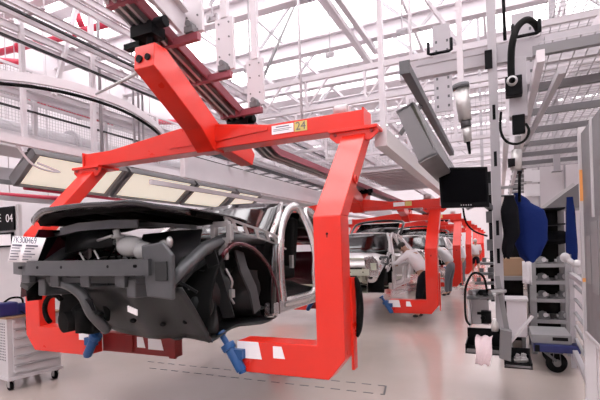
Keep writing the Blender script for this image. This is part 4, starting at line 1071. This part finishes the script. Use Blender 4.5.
# ------------------------------------------------------------------ garments hanging on the column's right
def drape(outline_fn, x0, x1, z0, z1, y, thick, folds, seed, mm, name, label, cat, N=22, Mm=26, ring=True):
    rnd = random.Random(seed); ph = [rnd.uniform(0, 6) for _ in range(4)]
    rows = []
    for j in range(Mm+1):
        v = j/Mm; l, r = outline_fn(v); row = []
        cxm = x0+(x1-x0)*(l+r)/2; hw = (x1-x0)*(r-l)/2
        for i in range(N):
            th = 2*PI*i/N; f = 1+.13*math.sin(folds*th+ph[0]+v*2)*(.3+.7*v)+.05*math.sin(2*folds*th+ph[1])
            row.append(V((cxm+hw*math.cos(th)*(.92+.08*f), y+thick*math.sin(th)*f*(.5+.5*min(1, v*3)), z1+(z0-z1)*v+.015*math.sin(3*th+ph[2])*v)))
        row.append(row[0]); rows.append(row)
    g = MB(); g.surf(rows)
    g.add(rows[0][:-1], [tuple(range(N))]); g.add(rows[-1][:-1], [tuple(range(N))[::-1]])
    return g.build(name, mm, label=label, cat=cat)
def lerpk(ks, v):
    for (a, la, ra), (b, lb_, rb) in zip(ks[:-1], ks[1:]):
        if v <= b:
            t_ = (v-a)/(b-a); t_ = t_*t_*(3-2*t_); return la+(lb_-la)*t_, ra+(rb-ra)*t_
    return ks[-1][1:]
a, b = A(503, 262, 4.7), A(546, 192, 4.7)
drape(lambda v: lerpk([(0, .28, .42), (.12, .26, .62), (.3, .26, .95), (.45, .25, 1.0), (.7, .27, .98), (.9, .36, .86), (1, .50, .72)], v), a.x, b.x, a.z, b.z, a.y+.1, .10, 4, 3, 'bluecloth', 'work_jacket', 'royal blue work jacket hanging right of the grey column', 'jacket')
a, b = A(502, 258, 4.55), A(520, 195, 4.55)
drape(lambda v: lerpk([(0, .2, .7), (.25, .0, .9), (.6, .1, .95), (.85, .0, .6), (1, .1, .4)], v), a.x, b.x, a.z, b.z, a.y+.05, .06, 5, 9, 'blackcloth', 'work_bag', 'black bag hanging between the column and the blue jacket', 'bag')
a, b = A(566, 262, 6.0), A(575.5, 197, 6.0)
drape(lambda v: lerpk([(0, .2, .75), (.3, .1, .9), (.8, .0, 1.0), (1, .05, .95)], v), a.x, b.x, a.z, b.z, a.y, .06, 3, 5, 'bluecloth', 'hanging_cloth', 'narrow blue cloth hanging beside the tall grey partition', 'cloth')
# arm that carries garments, black rod
p, q = A(519.5, 202, 4.65), A(519.5, 171, 4.65)
g = MB(); g.cyl(p, q, .015); g.cyl(q-V((0, 0, .03)), q, .024); g.build('rod', 'black', label='black upright rod above the blue jacket', cat='rod')
p, q = A(500, 188, 4.72), A(520, 186, 4.72); MB().beam(p, q, .03, .03).build('support_bracket', 'mid', label='short grey arm holding the black rod at the column', cat='bracket')
p, q = A(500, 196, 4.72), A(515, 196, 4.65)
MB().beam(p, q, .03, .02).build('support_bracket', 'dgrey', label='dark hook arm above the black bag at the column', cat='bracket')
# ------------------------------------------------------------------ bench, boxes behind the column
Yb = 7.2
def R_(x0_, y0_, x1_, y1_, Y): return rect(x0_, y0_, x1_, y1_, Y)
x0, x1, z0, z1 = R_(500, 258, 532, 276, Yb)
bn = thing('work_bench', ((x0+x1)/2, Yb+.3, 0), 'grey bench behind the column carrying the brown carton', 'bench')
MB().bb(x0-.05, x1+.05, Yb-.05, Yb+.6, z0-.06, z0).build('worktop', 'mid', bn)
for (x, y) in ((x0, Yb), (x1, Yb), (x0, Yb+.5), (x1, Yb+.5)): MB().bb(x-.03, x+.03, y-.03, y+.03, 0, z0-.06).build('leg', 'mid', bn)
MB().bb(x0, x1, Yb-.03, Yb+.5, .22, .25).build('lower_shelf', 'mid', bn)
MB().bb(x0+.03, x1-.02, Yb, Yb+.4, z0, z1).build('carton', 'wood', label='long brown carton on the bench behind the column', cat='carton', bevel=.006)
x0, x1, za, zb_ = R_(512, 284, 523, 301, Yb-.15)
c0 = MB().bb(x0, x1, Yb-.15, Yb+.15, .25, .25+(zb_-za)).build('carton', mat('rust carton board', (.30, .10, .05), .8), label='small rust brown carton under the bench', cat='carton', bevel=.004)
x0, x1, za, zb_ = R_(507, 299, 527, 330, Yb-.7)
g = MB(); g.bb(x0, x1, Yb-.7, Yb-.35, za-.1, zb_); wbx = g.build('white_bin', 'white', label='white upright bin standing in front of the bench', cat='bin', bevel=.01, origin=((x0+x1)/2, Yb-.5, za-.1))
MB().bb(x0-.02, x1+.02, Yb-.72, Yb-.33, zb_-.03, zb_+.0).build('rim', 'cab', wbx, bevel=.004)
g = MB(); 
for (xa_, ya_) in ((x0+.04, Yb-.66), (x1-.04, Yb-.66), (x0+.04, Yb-.4), (x1-.04, Yb-.4)): g.bb(xa_-.02, xa_+.02, ya_-.02, ya_+.02, 0, za-.1)
g.build('feet', 'dgrey', wbx)
p = at(527, 268, Y=6.75); q = at(527, 285, Y=6.75)
a, b = at(523, 283, Y=6.75), at(531, 261, Y=6.75)
g = MB(); g.surf([[V((a.x+(b.x-a.x)*i/5, 6.75+.02*math.sin(i*2), a.z+(b.z-a.z)*j/5-.02*(i/5)*(5-j)/5)) for i in range(6)] for j in range(6)]); g.build('hanging_cloth', 'whitecloth', label='small white cloth hanging on the rack post', cat='cloth', solid=.01)
MB().bb(x0-.1, x1+.02, Yb+.62, Yb+.66, 0, 1.55).build('darkening_panel', 'black', label='black panel added to darken the space behind the bench', cat='screen')  # added black panel, darkens the gap behind the bench
# ------------------------------------------------------------------ parts rack
Yr = 6.9
x0, x1, z0, z1 = R_(531, 258, 569, 348, Yr)
rk = thing('parts_rack', ((x0+x1)/2, Yr+.3, 0), 'grey steel rack with shelves of round parts at right', 'rack')
zt2 = at(550, 206, Y=Yr).z
for (x, y) in ((x0+.03, Yr), (x1, Yr), (x0+.03, Yr+.6), (x1, Yr+.6)): MB().bb(x-.04, x+.04, y-.03, y+.03, .02, zt2 if y > Yr+.1 else z1+.05).build('upright', 'mid' if y < Yr+.1 else 'grey', rk)
lev = [at(550, yy, Y=Yr).z for yy in (336, 320, 299, 281, 264)]
for i, z in enumerate(lev):
    MB().bb(x0, x1, Yr, Yr+.6, z-.02, z).build('shelf', 'grey', rk)
    MB().bb(x0, x1, Yr-.02, Yr, z-.045, z+.005).build('shelf_lip', 'mid', rk)
for i in range(3):
    z = zt2-.02-.22*i; MB().bb(x0, x1, Yr+.1, Yr+.6, z-.02, z).build('shelf', 'black', rk, label='dark upper shelf')
MB().bb(x0, x1, Yr+.6, Yr+.62, .1, zt2).build('back_panel', 'rubber', rk, label='dark back panel')  # black stands in for the shade inside the rack
# round hub parts on the shelves
hub = None
for i, z in enumerate(lev[1:4]+[lev[4]]):
    for j in range(2):
        xc = x0+.15+.24*j; lb = 'round metal hub part on the %s rack shelf, %s' % (('lowest', 'second', 'third', 'top')[i], ('left one', 'right one')[j])
        if hub is None:
            hub = thing('wheel_hub', (xc, Yr+.15, z), lb, 'hub part', 'round hub parts on the rack')
            MB().lathe([(.001, 0), (.10, 0), (.10, .02), (.06, .03), (.045, .09), (.02, .10), (.001, .10)], (xc, Yr+.15, z)).build('hub_body', 'grey', hub)
            g = MB()
            for k in range(5): g.cyl((xc+.075*math.cos(k*1.257), Yr+.15+.075*math.sin(k*1.257), z+.02), (xc+.075*math.cos(k*1.257), Yr+.15+.075*math.sin(k*1.257), z+.06), .012, n=8)
            g.build('studs', 'alu', hub)
            MB().cyl((xc+.03, Yr+.06, z+.06), (xc+.03, Yr+.05, z+.06), .03).build('bearing_face', 'cab', hub)
            h0 = V((xc, Yr+.15, z))
        else: dup(hub, V((xc, Yr+.15, z))-h0, lb, 'round hub parts on the rack')
# dark things on the upper rack
for i, (px, lb) in enumerate(((549, 'black folded cloth on the dark upper shelf, left'), (560, 'black folded cloth on the dark upper shelf, right'))):
    p = at(px, 235, Y=Yr+.3); MB().ell((p.x, Yr+.32, lev[4]+.36), (.13, .12, .10), 8).build('folded_cloth', 'blackcloth', label=lb, cat='cloth')
# blue dolly with caster in front of the rack
Yd = 5.95
x0, x1, z0, z1 = R_(534, 346, 571, 354, Yd)
dl = thing('dolly', ((x0+x1)/2, Yd+.3, 0), 'blue platform dolly with black caster before the rack', 'dolly')
MB().bb(x0, x1+.1, Yd, Yd+.75, z0, z1-.0).build('platform', 'navy', dl, bevel=.01)
MB().bb(x0+.01, x0+.06, Yd-.012, Yd, z0+.005, z1-.005).build('corner_pad', 'rubber', dl)
zl, zh = at(550, 343, Y=Yd).z, at(550, 336, Y=Yd).z
cr2 = MB().bb(x0-.02, x1+.02, Yd+.05, Yd+.65, z1, zh).build('flat_crate', 'mid', label='pale flat crate lying on the blue dolly', cat='crate', bevel=.008)
MB().bb(x1-.18, x1-.02, Yd+.045, Yd+.05, zl+.02, zl+.06).build('grip_hole', 'black', cr2)
for (x, y) in ((at(559, 360, Y=Yd).x, Yd+.08), (at(559, 360, Y=Yd).x, Yd+.6)):
    g = MB(); r = .115; g.bb(x-.05, x+.05, y-.04, y+.08, z0-.02, z0); g.beam((x-.045, y, z0-.01), (x-.06, y+.03, r), .07, .008, up=(1, 0, 0)); g.beam((x+.02, y, z0-.01), (x+.03, y+.03, r), .07, .008, up=(1, 0, 0)); g.beam((x-.15, y-.02, z0), (x-.02, y, r+.03), .04, .03)
    fk = g.build('caster_fork', 'dgrey', dl, label='dark caster fork')
    w_ = MB(); w_.lathe([(.03, -.022), (r, -.022), (r+.004, 0), (r, .022), (.03, .022)], (x-.015, y+.03, r+.004), (.3, -1, 0)); w_.build('wheel', 'rubber', fk)
    MB().lathe([(.001, -.03), (.045, -.028), (.045, .028), (.001, .03)], (x-.015, y+.03, r+.004), (.3, -1, 0)).build('wheel_disc', 'gcab', fk)
# white tubular trolley
Xt = .80
fr = thing('tube_trolley', (Xt, 5.5, 0), 'white square tube trolley frame between rack and grey partition', 'trolley')
def pt(px, py): return at(px, py, X=Xt)
u0 = at(571, 300, Y=6.2); 
ya, yb2 = 6.15, 4.75
zt3 = pt(573, 274).z
def xz(px, Y): return at(px, 300, Y=Y).x
xa, xb = xz(572, ya), xz(586, yb2)
for (x, y) in ((xa, ya), (xb, yb2), (xa+.32, ya)): MB().bb(x-.025, x+.025, y-.025, y+.025, .05, zt3).build('upright', 'white2', fr)
MB().beam((xa, ya, zt3), (xb, yb2, zt3), .05, .05).build('top_rail', 'white2', fr)
MB().beam((xa, ya, .28), (xb, yb2, .28), .05, .05).build('bottom_rail', 'white2', fr)
MB().beam((xa, ya, zt3-.02), (xa+.34, ya, zt3-.02), .05, .05).build('top_rail', 'white2', fr)
for k in range(5): MB().beam((xa+.03, ya, .4+.16*k), (xb+.03, yb2, .4+.16*k), .03, .02).build('shelf_rail', 'mid', fr)
# pipe clamp lying on the trolley
p = at(568, 260, Y=ya); q = at(575, 263, Y=ya)
g = MB(); g.cyl((p.x-.02, ya, p.z+.02), (q.x, ya, q.z-.02), .035); g.ell((p.x-.03, ya, p.z+.03), (.055, .05, .06), 8); g.ell((q.x+.02, ya, q.z-.01), (.055, .05, .05), 8); g.cyl((q.x, ya, zt3), (q.x, ya, q.z), .03)
g.build('joint_fitting', 'cab', label='white knobbed pipe joint on top of the tube trolley', cat='fitting')
# ------------------------------------------------------------------ grey partition at the right edge
Xq = .62
p = at(582, 200, X=Xq); Yq = p.y; zq = at(582, 132, X=Xq).z; zlow = at(584, 328, X=Xq).z
pq = thing('partition', (Xq, Yq-1, 0), 'tall grey partition on white legs at the right edge', 'partition')
MB().bb(Xq, Xq+.05, Yq-2.2, Yq-.02, zlow, zq).build('panel', 'gcab', pq)
MB().bb(Xq-.02, Xq+.07, Yq-.05, Yq, 0, zq+.05).build('edge_post', 'cab', pq)
MB().bb(Xq-.015, Xq+.06, Yq-2.2, Yq, zlow-.03, zlow).build('bottom_rail', 'cab', pq)
for k in range(3): MB().bb(Xq-.01, Xq+.05, Yq-.5-.7*k, Yq-.46-.7*k, 0, zlow-.03).build('leg', 'cab', pq)
MB().bb(Xq-.012, Xq, Yq-.5, Yq-.46, 1.75, zq).build('seam_strip', 'cab', pq)
for (y0_, y1_, za, zb_) in ((Yq-.32, Yq-.16, 1.25, 1.62), (Yq-.6, Yq-.36, 1.2, 1.72), (Yq-.9, Yq-.64, 1.2, 1.75)):
    MB().bb(Xq-.004, Xq, y0_, y1_, za, zb_).build('notice_sheet', 'mid', label='pale notice sheet on the grey partition, %s' % ('farthest from the camera' if y0_ > Yq-.4 else 'middle one' if y0_ > Yq-.7 else 'nearest the camera'), cat='notice sheet')
g = MB(); g.bb(Xq-.021, Xq+.06, Yq-.056, Yq-.049, 1.9, 2.15); g.bb(Xq-.021, Xq+.06, Yq-.056, Yq-.049, 1.25, 1.28); g.build('tape_strip', 'orange', pq, label='orange tape')
# pale partition roof panels far right
a, b = at(541, 208, Y=9.5), at(582, 164, Y=9.5)
t = thing('panel_wall', (b.x, 9.5, 0), 'pale panelled wall behind the rack on the right', 'panelled wall')
MB().bb(a.x-.2, b.x+1.5, 10, 10.08, 0, 3.05).build('panel', 'ivory', t)
g = MB()
for k in range(7): g.bb(a.x+.45*k, a.x+.03+.45*k, 9.97, 10, 0, 3.05)
g.build('panel_joints', 'white2', t)
a, b = at(541, 209, Y=8.3), at(574, 184, Y=8.3)
MB().beam(a, b, .05, .05).build('sloping_rail', 'cab', label='white sloping rail in front of the panelled wall', cat='rail')
t = thing('sloping_hood', ((a.x+b.x)/2, 8.5, a.z), 'grey sloping hood below the white rail on the right', 'hood')
g = MB(); g.prism([(a.x, a.z), (b.x+.2, b.z+.1), (b.x+.2, a.z)], 'xz', 8.4, 9.4); g.build('hood_body', 'gcab', t)
# pinned sheets
for k, (px, py) in enumerate(((528, 175), (536, 176), (528, 190), (536, 190))):
    p = at(px, py, Y=9.94); MB().bb(p.x-.07, p.x+.07, 9.955, 10.0, p.z-.12, p.z+.12).build('pinned_sheet', 'paper', label='sheet pinned to the panelled wall above the jacket, %s' % ('upper left', 'upper right', 'lower left', 'lower right')[k], cat='sheet')
# ------------------------------------------------------------------ overhead tool balancers and hoses
def balancer(px, py0, py1, D, name, label):
    a, b = at(px, py0, D=D), at(px+8, py1, D=D); b = V((b.x, b.y, b.z))
    t = thing(name, a, label, 'tool balancer')
    d = (b-a)
    MB().cyl(a, a+d*.55, .075, .065).build('cylinder_body', 'tool', t)
    g = MB(); g.cyl(a-d*.06, a+d*.02, .085); g.cyl(a+d*.52, a+d*.66, .05); g.build('end_caps', 'dgrey', t, label='dark end caps')
    MB().cyl(a+d*.64, a+d*.9, .045, .04).build('lower_body', 'tool', t)
    MB().cyl(a+d*.9, a+d*1.1, .02, .012).build('hook', 'black', t)
    MB().bb(a.x-.03, a.x+.03, a.y-.03, a.y+.03, a.z, ZR).build('suspension', 'white', t)
    return t
balancer(461, 88, 148, 4.6, 'tool_balancer', 'pale cylindrical tool balancer left of the column')
t = thing('vacuum_lifter', A(518, 105, 4.4), 'long grey lifting device hanging right of the column', 'lifter')
a, b = A(512, 70, 4.4), A(520, 118, 4.4)
x0, x1 = A(508, 100, 4.4).x, A(524, 100, 4.4).x
yl = A(516, 100, 4.4).y
MB().bb(x0+.01, x1+.03, yl-.02, yl+.12, A(516, 118, 4.4).z, A(516, 58, 4.4).z).build('lifter_body', 'white2', t, bevel=.01)
MB().bb(x0+.03, x1, yl-.06, yl+.0, A(516, 135, 4.4).z, A(516, 116, 4.4).z).build('control_box', 'black', t, bevel=.01)
p = A(512, 88, 4.35); MB().bb(p.x-.06, p.x+.09, yl-.14, yl-.02, p.z-.09, p.z+.1).build('swivel_block', 'black', t, bevel=.01)
MB().lathe([(.03, 0), (.045, .0), (.05, .03), (.03, .04)], (p.x+.0, yl-.14, p.z+.04), (0, -1, 0)).build('swivel_ring', 'alu', t)
MB().tube(smooth_path([A(501, 112, 4.2), A(500.5, 130, 4.2), A(506, 141, 4.2), A(516, 144, 4.2), A(525, 140, 4.2), A(529, 131, 4.2), A(526, 124, 4.3)], 6), .012).build('cable_loop', 'rubber', t)
MB().cyl(A(516, 170, 4.5), A(517, 150, 4.5), .05).build('lower_cylinder', 'tool', t)
MB().cyl(A(517, 150, 4.5), A(518, 136, 4.45), .03).build('cylinder_rod', 'white2', t)
MB().bb(A(508, 165, 4.5).x, A(515, 165, 4.5).x, A(512, 165, 4.5).y-.04, A(512, 165, 4.5).y+.04, A(512, 167, 4.5).z, A(512, 159, 4.5).z).build('valve', 'black', t)
MB().tube(smooth_path([A(512, 84, 4.3), A(511, 66, 4.3), A(512, 45, 4.3), A(517, 28, 4.35), A(526, 20, 4.45), (A(534, 23, 4.6)), A(538, 30, 4.8)], 7), .033, 12).build('arched_hose', 'rubber', label='thick black hose arching over the cross beam', cat='hose')
MB().tube(smooth_path([A(503, -10, 4.9), A(504, 15, 4.9), A(505, 40, 4.9)], 5), .018).build('air_hose', 'rubber', label='thin black hose hanging at the top right of the column', cat='hose')
# perforated hangers & plates behind the lifter
for (px0, px1, py0, py1, Y, lb) in ((434, 452, 62, 110, 7.0, 'perforated grey plate hanging left of the tool balancer'), (513, 536, 55, 108, 6.6, 'perforated grey strip hanging behind the lifter')):
    x0, x1, z0, z1 = R_(px0, py0, px1, py1, Y)
    t = thing('perforated_plate', ((x0+x1)/2, Y, z0), lb, 'plate')
    MB().bb(x0, x1, Y, Y+.02, z0, z1+.6).build('plate', 'white2', t)
    g = MB()
    for k in range(8):
        for xx in (x0+.05, x1-.05): g.bb(xx-.015, xx+.015, Y-.003, Y, z0+.06+.14*k, z0+.10+.14*k)
    g.build('holes', 'dgrey', t)
# small pieces on the steelwork: brackets, clamps, cable bundles
sp = []
for (px, py, D, lb) in ((212, 18, 6.5, 'star shaped grey bracket under the top girder'), (250, 68, 6.0, 'dark small clamp beside the thin hanger post'), (330, 55, 9.0, 'grey gusset where braces meet in the roof centre'), (402, 32, 7, 'grey gusset on the girder right of the thick post')):
    p = at(px, py, D=D); g = MB(); g.bb(p.x-.09, p.x+.09, p.y-.02, p.y+.02, p.z-.05, p.z+.05); g.cyl((p.x-.05, p.y-.04, p.z), (p.x-.05, p.y+.04, p.z), .03); g.cyl((p.x+.05, p.y-.04, p.z+.02), (p.x+.05, p.y+.04, p.z+.02), .025); g.beam((p.x, p.y, p.z), (p.x, p.y, max(p.z+.3, ZR)), .02, .02)
    g.build('bracket', 'white2', label=lb, cat='bracket')
# ------------------------------------------------------------------ people
def skinned(name, chains, mm, parent, sub=2):
    """chains: list of [(point, radius), ...]; the first chain holds the root; a chain may start at an existing point"""
    vs, rs, es = [], [], []
    def idx(p, r):
        for i, q in enumerate(vs):
            if (q-p).length < 1e-4: return i
        vs.append(p); rs.append(r); return len(vs)-1
    for ch in chains:
        last = None
        for p, r in ch:
            i = idx(V(p), r)
            if last is not None and last != i: es.append((last, i))
            last = i
    me = bpy.data.meshes.new(name); o0 = world_loc(parent)
    me.from_pydata([tuple(v-o0) for v in vs], es, [])
    ob = bpy.data.objects.new(name, me); COL.objects.link(ob); ob.parent = parent; ORG[ob.name] = o0
    sk = ob.modifiers.new('skin', 'SKIN'); sk.use_smooth_shade = True
    sv = me.skin_vertices[0].data
    for i, r in enumerate(rs):
        rr = r if isinstance(r, tuple) else (r, r); sv[i].radius = rr; sv[i].use_root = (i == 0)
    md = ob.modifiers.new('sub', 'SUBSURF'); md.levels = sub; md.render_levels = sub
    me.materials.append(M[mm]); return ob
def person(base, face, J, shirt, trous, label, sleeves=.5, shorts=False, cap=None):
    """J: joints in a local frame (x right, y forward, z up), turned by face (radians) and put at base"""
    base = V(base); Rz = Matrix.Rotation(face, 3, 'Z')
    t = thing('person', base, label, 'person', None)
    def W(p): return base+Rz @ V(p)
    g = {k: W(v) for k, v in J.items()}
    pel, ch, nk, hd = g['pelvis'], g['chest'], g['neck'], g['head']
    up = (hd-nk).normalized()
    chains = [[(pel, (.14, .10)), ((pel+ch)/2, (.125, .095)), (ch, (.15, .10)), (nk, .058), (nk.lerp(hd, .5), .055), (hd-up*.05, (.066, .075)), (hd+up*.04, (.078, .092)), (hd+up*.10, (.058, .065))]]
    for s in ('l', 'r'):
        sh, el, wr = g['sh_'+s], g['el_'+s], g['wr_'+s]
        hand = (wr-el).normalized()
        chains.append([(ch, (.15, .10)), (sh, .055), (sh.lerp(el, .5), .045), (el, .038), (el.lerp(wr, .4), .036), (wr, .024), (wr+hand*.07, (.04, .018))])
        hip, kn, an, to = g['hip_'+s], g['kn_'+s], g['an_'+s], g['to_'+s]
        chains.append([(pel, (.14, .10)), (hip, .09), (hip.lerp(kn, .5), .075), (kn, .055), (kn.lerp(an, .35), .052), (an, .036), (to, .03)])
    body = skinned('body', chains, 'skin', t)
    # fingers and thumb
    for s in ('l', 'r'):
        el, wr = g['el_'+s], g['wr_'+s]; h = (wr-el).normalized(); _, a, b = frame(h)
        fc = []
        for k, (off, ln) in enumerate(((-.027, .062), (-.009, .072), (.009, .068), (.027, .054))):
            p0 = wr+h*.075+a*off; fc.append([(p0-h*.02, .009), (p0+h*ln*.45, .009), (p0+h*ln*.8-b*.015, .008), (p0+h*ln-b*.03, .007)])
        p0 = wr+h*.03-a*.03; fc.append([(p0+a*.01, .011), (p0-a*.02+h*.025, .010), (p0-a*.03+h*.055-b*.01, .008)])
        for f in fc:
            ob = skinned('finger', [f], 'skin', body, sub=1)
    # head features: nose, ears, hair
    fw = V(J.get('look', (0, 1, 0))); fw = (Rz @ fw).normalized(); fw = (fw-up*fw.dot(up)).normalized(); sd = fw.cross(up)
    m = MB(); m.ell(hd+fw*.092+up*.005, (.012, .016, .02), 6); m.ell(hd+sd*.078, (.012, .02, .03), 6); m.ell(hd-sd*.078, (.012, .02, .03), 6); m.ell(hd+fw*.07-up*.055, (.035, .03, .02), 6)
    m.build('face_features', 'skin', body)
    m = MB(); m.ell(hd+fw*.083+sd*.03+up*.03, (.012, .008, .007), 6); m.ell(hd+fw*.083-sd*.03+up*.03, (.012, .008, .007), 6); m.build('eyes', 'hair', body)
    Rh = Matrix((sd, fw, up)).transposed()
    m = MB(); m.ell(hd-fw*.018+up*.055, (.088, .098, .085), 10, Rh); m.build('hair' if not cap else 'cap', cap or 'hair', t)
    # shirt
    sc_ = [[(pel+V((0, 0, .02)), (.18, .15)), ((pel+ch)/2, (.175, .155)), (ch, (.195, .16)), (nk-(nk-ch)*.25, .085)]]
    for s in ('l', 'r'):
        sh, el, wr = g['sh_'+s], g['el_'+s], g['wr_'+s]
        sl = [(ch, (.195, .16)), (sh, .088), (sh.lerp(el, .5), .065), (sh.lerp(el, .9), .06)]
        if sleeves > .6: sl += [(el, .055), (el.lerp(wr, .5), .05), (el.lerp(wr, .9), .042)]
        sc_.append(sl)
    skinned('shirt', sc_, shirt, t)
    tr = [[(pel, (.162, .12))]]
    tr[0].append((pel+(ch-pel)*.2, (.155, .115)))
    for s in ('l', 'r'):
        hip, kn, an = g['hip_'+s], g['kn_'+s], g['an_'+s]
        l_ = [(pel, (.162, .12)), (hip, .115), (hip.lerp(kn, .5), .098), (hip.lerp(kn, .85), .085)]
        if not shorts: l_ += [(kn, .08), (kn.lerp(an, .5), .07), (kn.lerp(an, .93), .062)]
        tr.append(l_)
    skinned('trousers' if not shorts else 'shorts', tr, trous, t)
    for s in ('l', 'r'):
        an, to = g['an_'+s], g['to_'+s]; skinned('shoe', [[(an-V((0, 0, .02)), .045), ((an+to)/2-V((0, 0, .02)), .045), (to, .036)]], 'shoe', t, sub=1)
    return t
stand = dict(pelvis=(0, 0, .93), chest=(0, .01, 1.30), neck=(0, 0, 1.47), head=(0, .02, 1.61),
             sh_l=(-.19, 0, 1.40), el_l=(-.24, -.02, 1.12), wr_l=(-.25, .06, .87), sh_r=(.19, 0, 1.40), el_r=(.24, -.02, 1.12), wr_r=(.25, .06, .87),
             hip_l=(-.09, 0, .88), kn_l=(-.10, .03, .48), an_l=(-.11, 0, .09), to_l=(-.12, .15, .04),
             hip_r=(.09, 0, .88), kn_r=(.10, .03, .48), an_r=(.11, 0, .09), to_r=(.12, .15, .04))
bend = dict(stand); bend.update(pelvis=(0, -.12, .95), chest=(0, .12, 1.31), neck=(0, .26, 1.44), head=(0, .37, 1.51),
             sh_l=(-.19, .18, 1.38), el_l=(-.22, .40, 1.20), wr_l=(-.18, .64, 1.15), sh_r=(.19, .18, 1.38), el_r=(.22, .38, 1.18), wr_r=(.16, .62, 1.12),
             hip_l=(-.09, -.10, .88), hip_r=(.09, -.10, .88), kn_l=(-.11, -.02, .48), kn_r=(.11, -.02, .48), look=(0, .7, -.7))
walk = dict(stand); walk.update(kn_l=(-.10, .17, .50), an_l=(-.11, .20, .10), to_l=(-.12, .35, .05), kn_r=(.10, -.06, .48), an_r=(.11, -.28, .13), to_r=(.12, -.16, .04),
             el_l=(-.24, -.12, 1.14), wr_l=(-.24, -.10, .90), el_r=(.25, .08, 1.14), wr_r=(.22, .28, 1.02))
reach = dict(stand); reach.update(el_l=(-.22, .26, 1.36), wr_l=(-.20, .50, 1.36), el_r=(.24, .22, 1.34), wr_r=(.16, .45, 1.34), chest=(0, .05, 1.30), neck=(0, .08, 1.47), head=(0, .12, 1.60), sh_l=(-.19, .05, 1.40), sh_r=(.19, .05, 1.40))
def foot(px, D): p = at(px, 250, D=D); return (p.x, p.y, 0)
person(foot(419, 9.5), math.radians(75), bend, 'whitecloth', 'trous', 'person in white shirt and black trousers bending into the white car', sleeves=.9)
person(foot(447, 13.2), math.radians(70), bend, 'cab', 'gtrous', 'person in pale shirt leaning in behind the second carrier leg', sleeves=.9)
person(foot(462.5, 16.5), math.radians(80), reach, 'whitecloth', 'gtrous', 'person in white shirt and grey trousers reaching towards the third carrier', sleeves=.9)
person(foot(475.5, 20.5), math.radians(10), walk, 'whitecloth', 'trous', 'person in white shirt, black shorts and cap walking down the aisle', shorts=True, cap='whitecloth')
# sleeve / rolled sheet seen across the third leg is the reaching person's arm
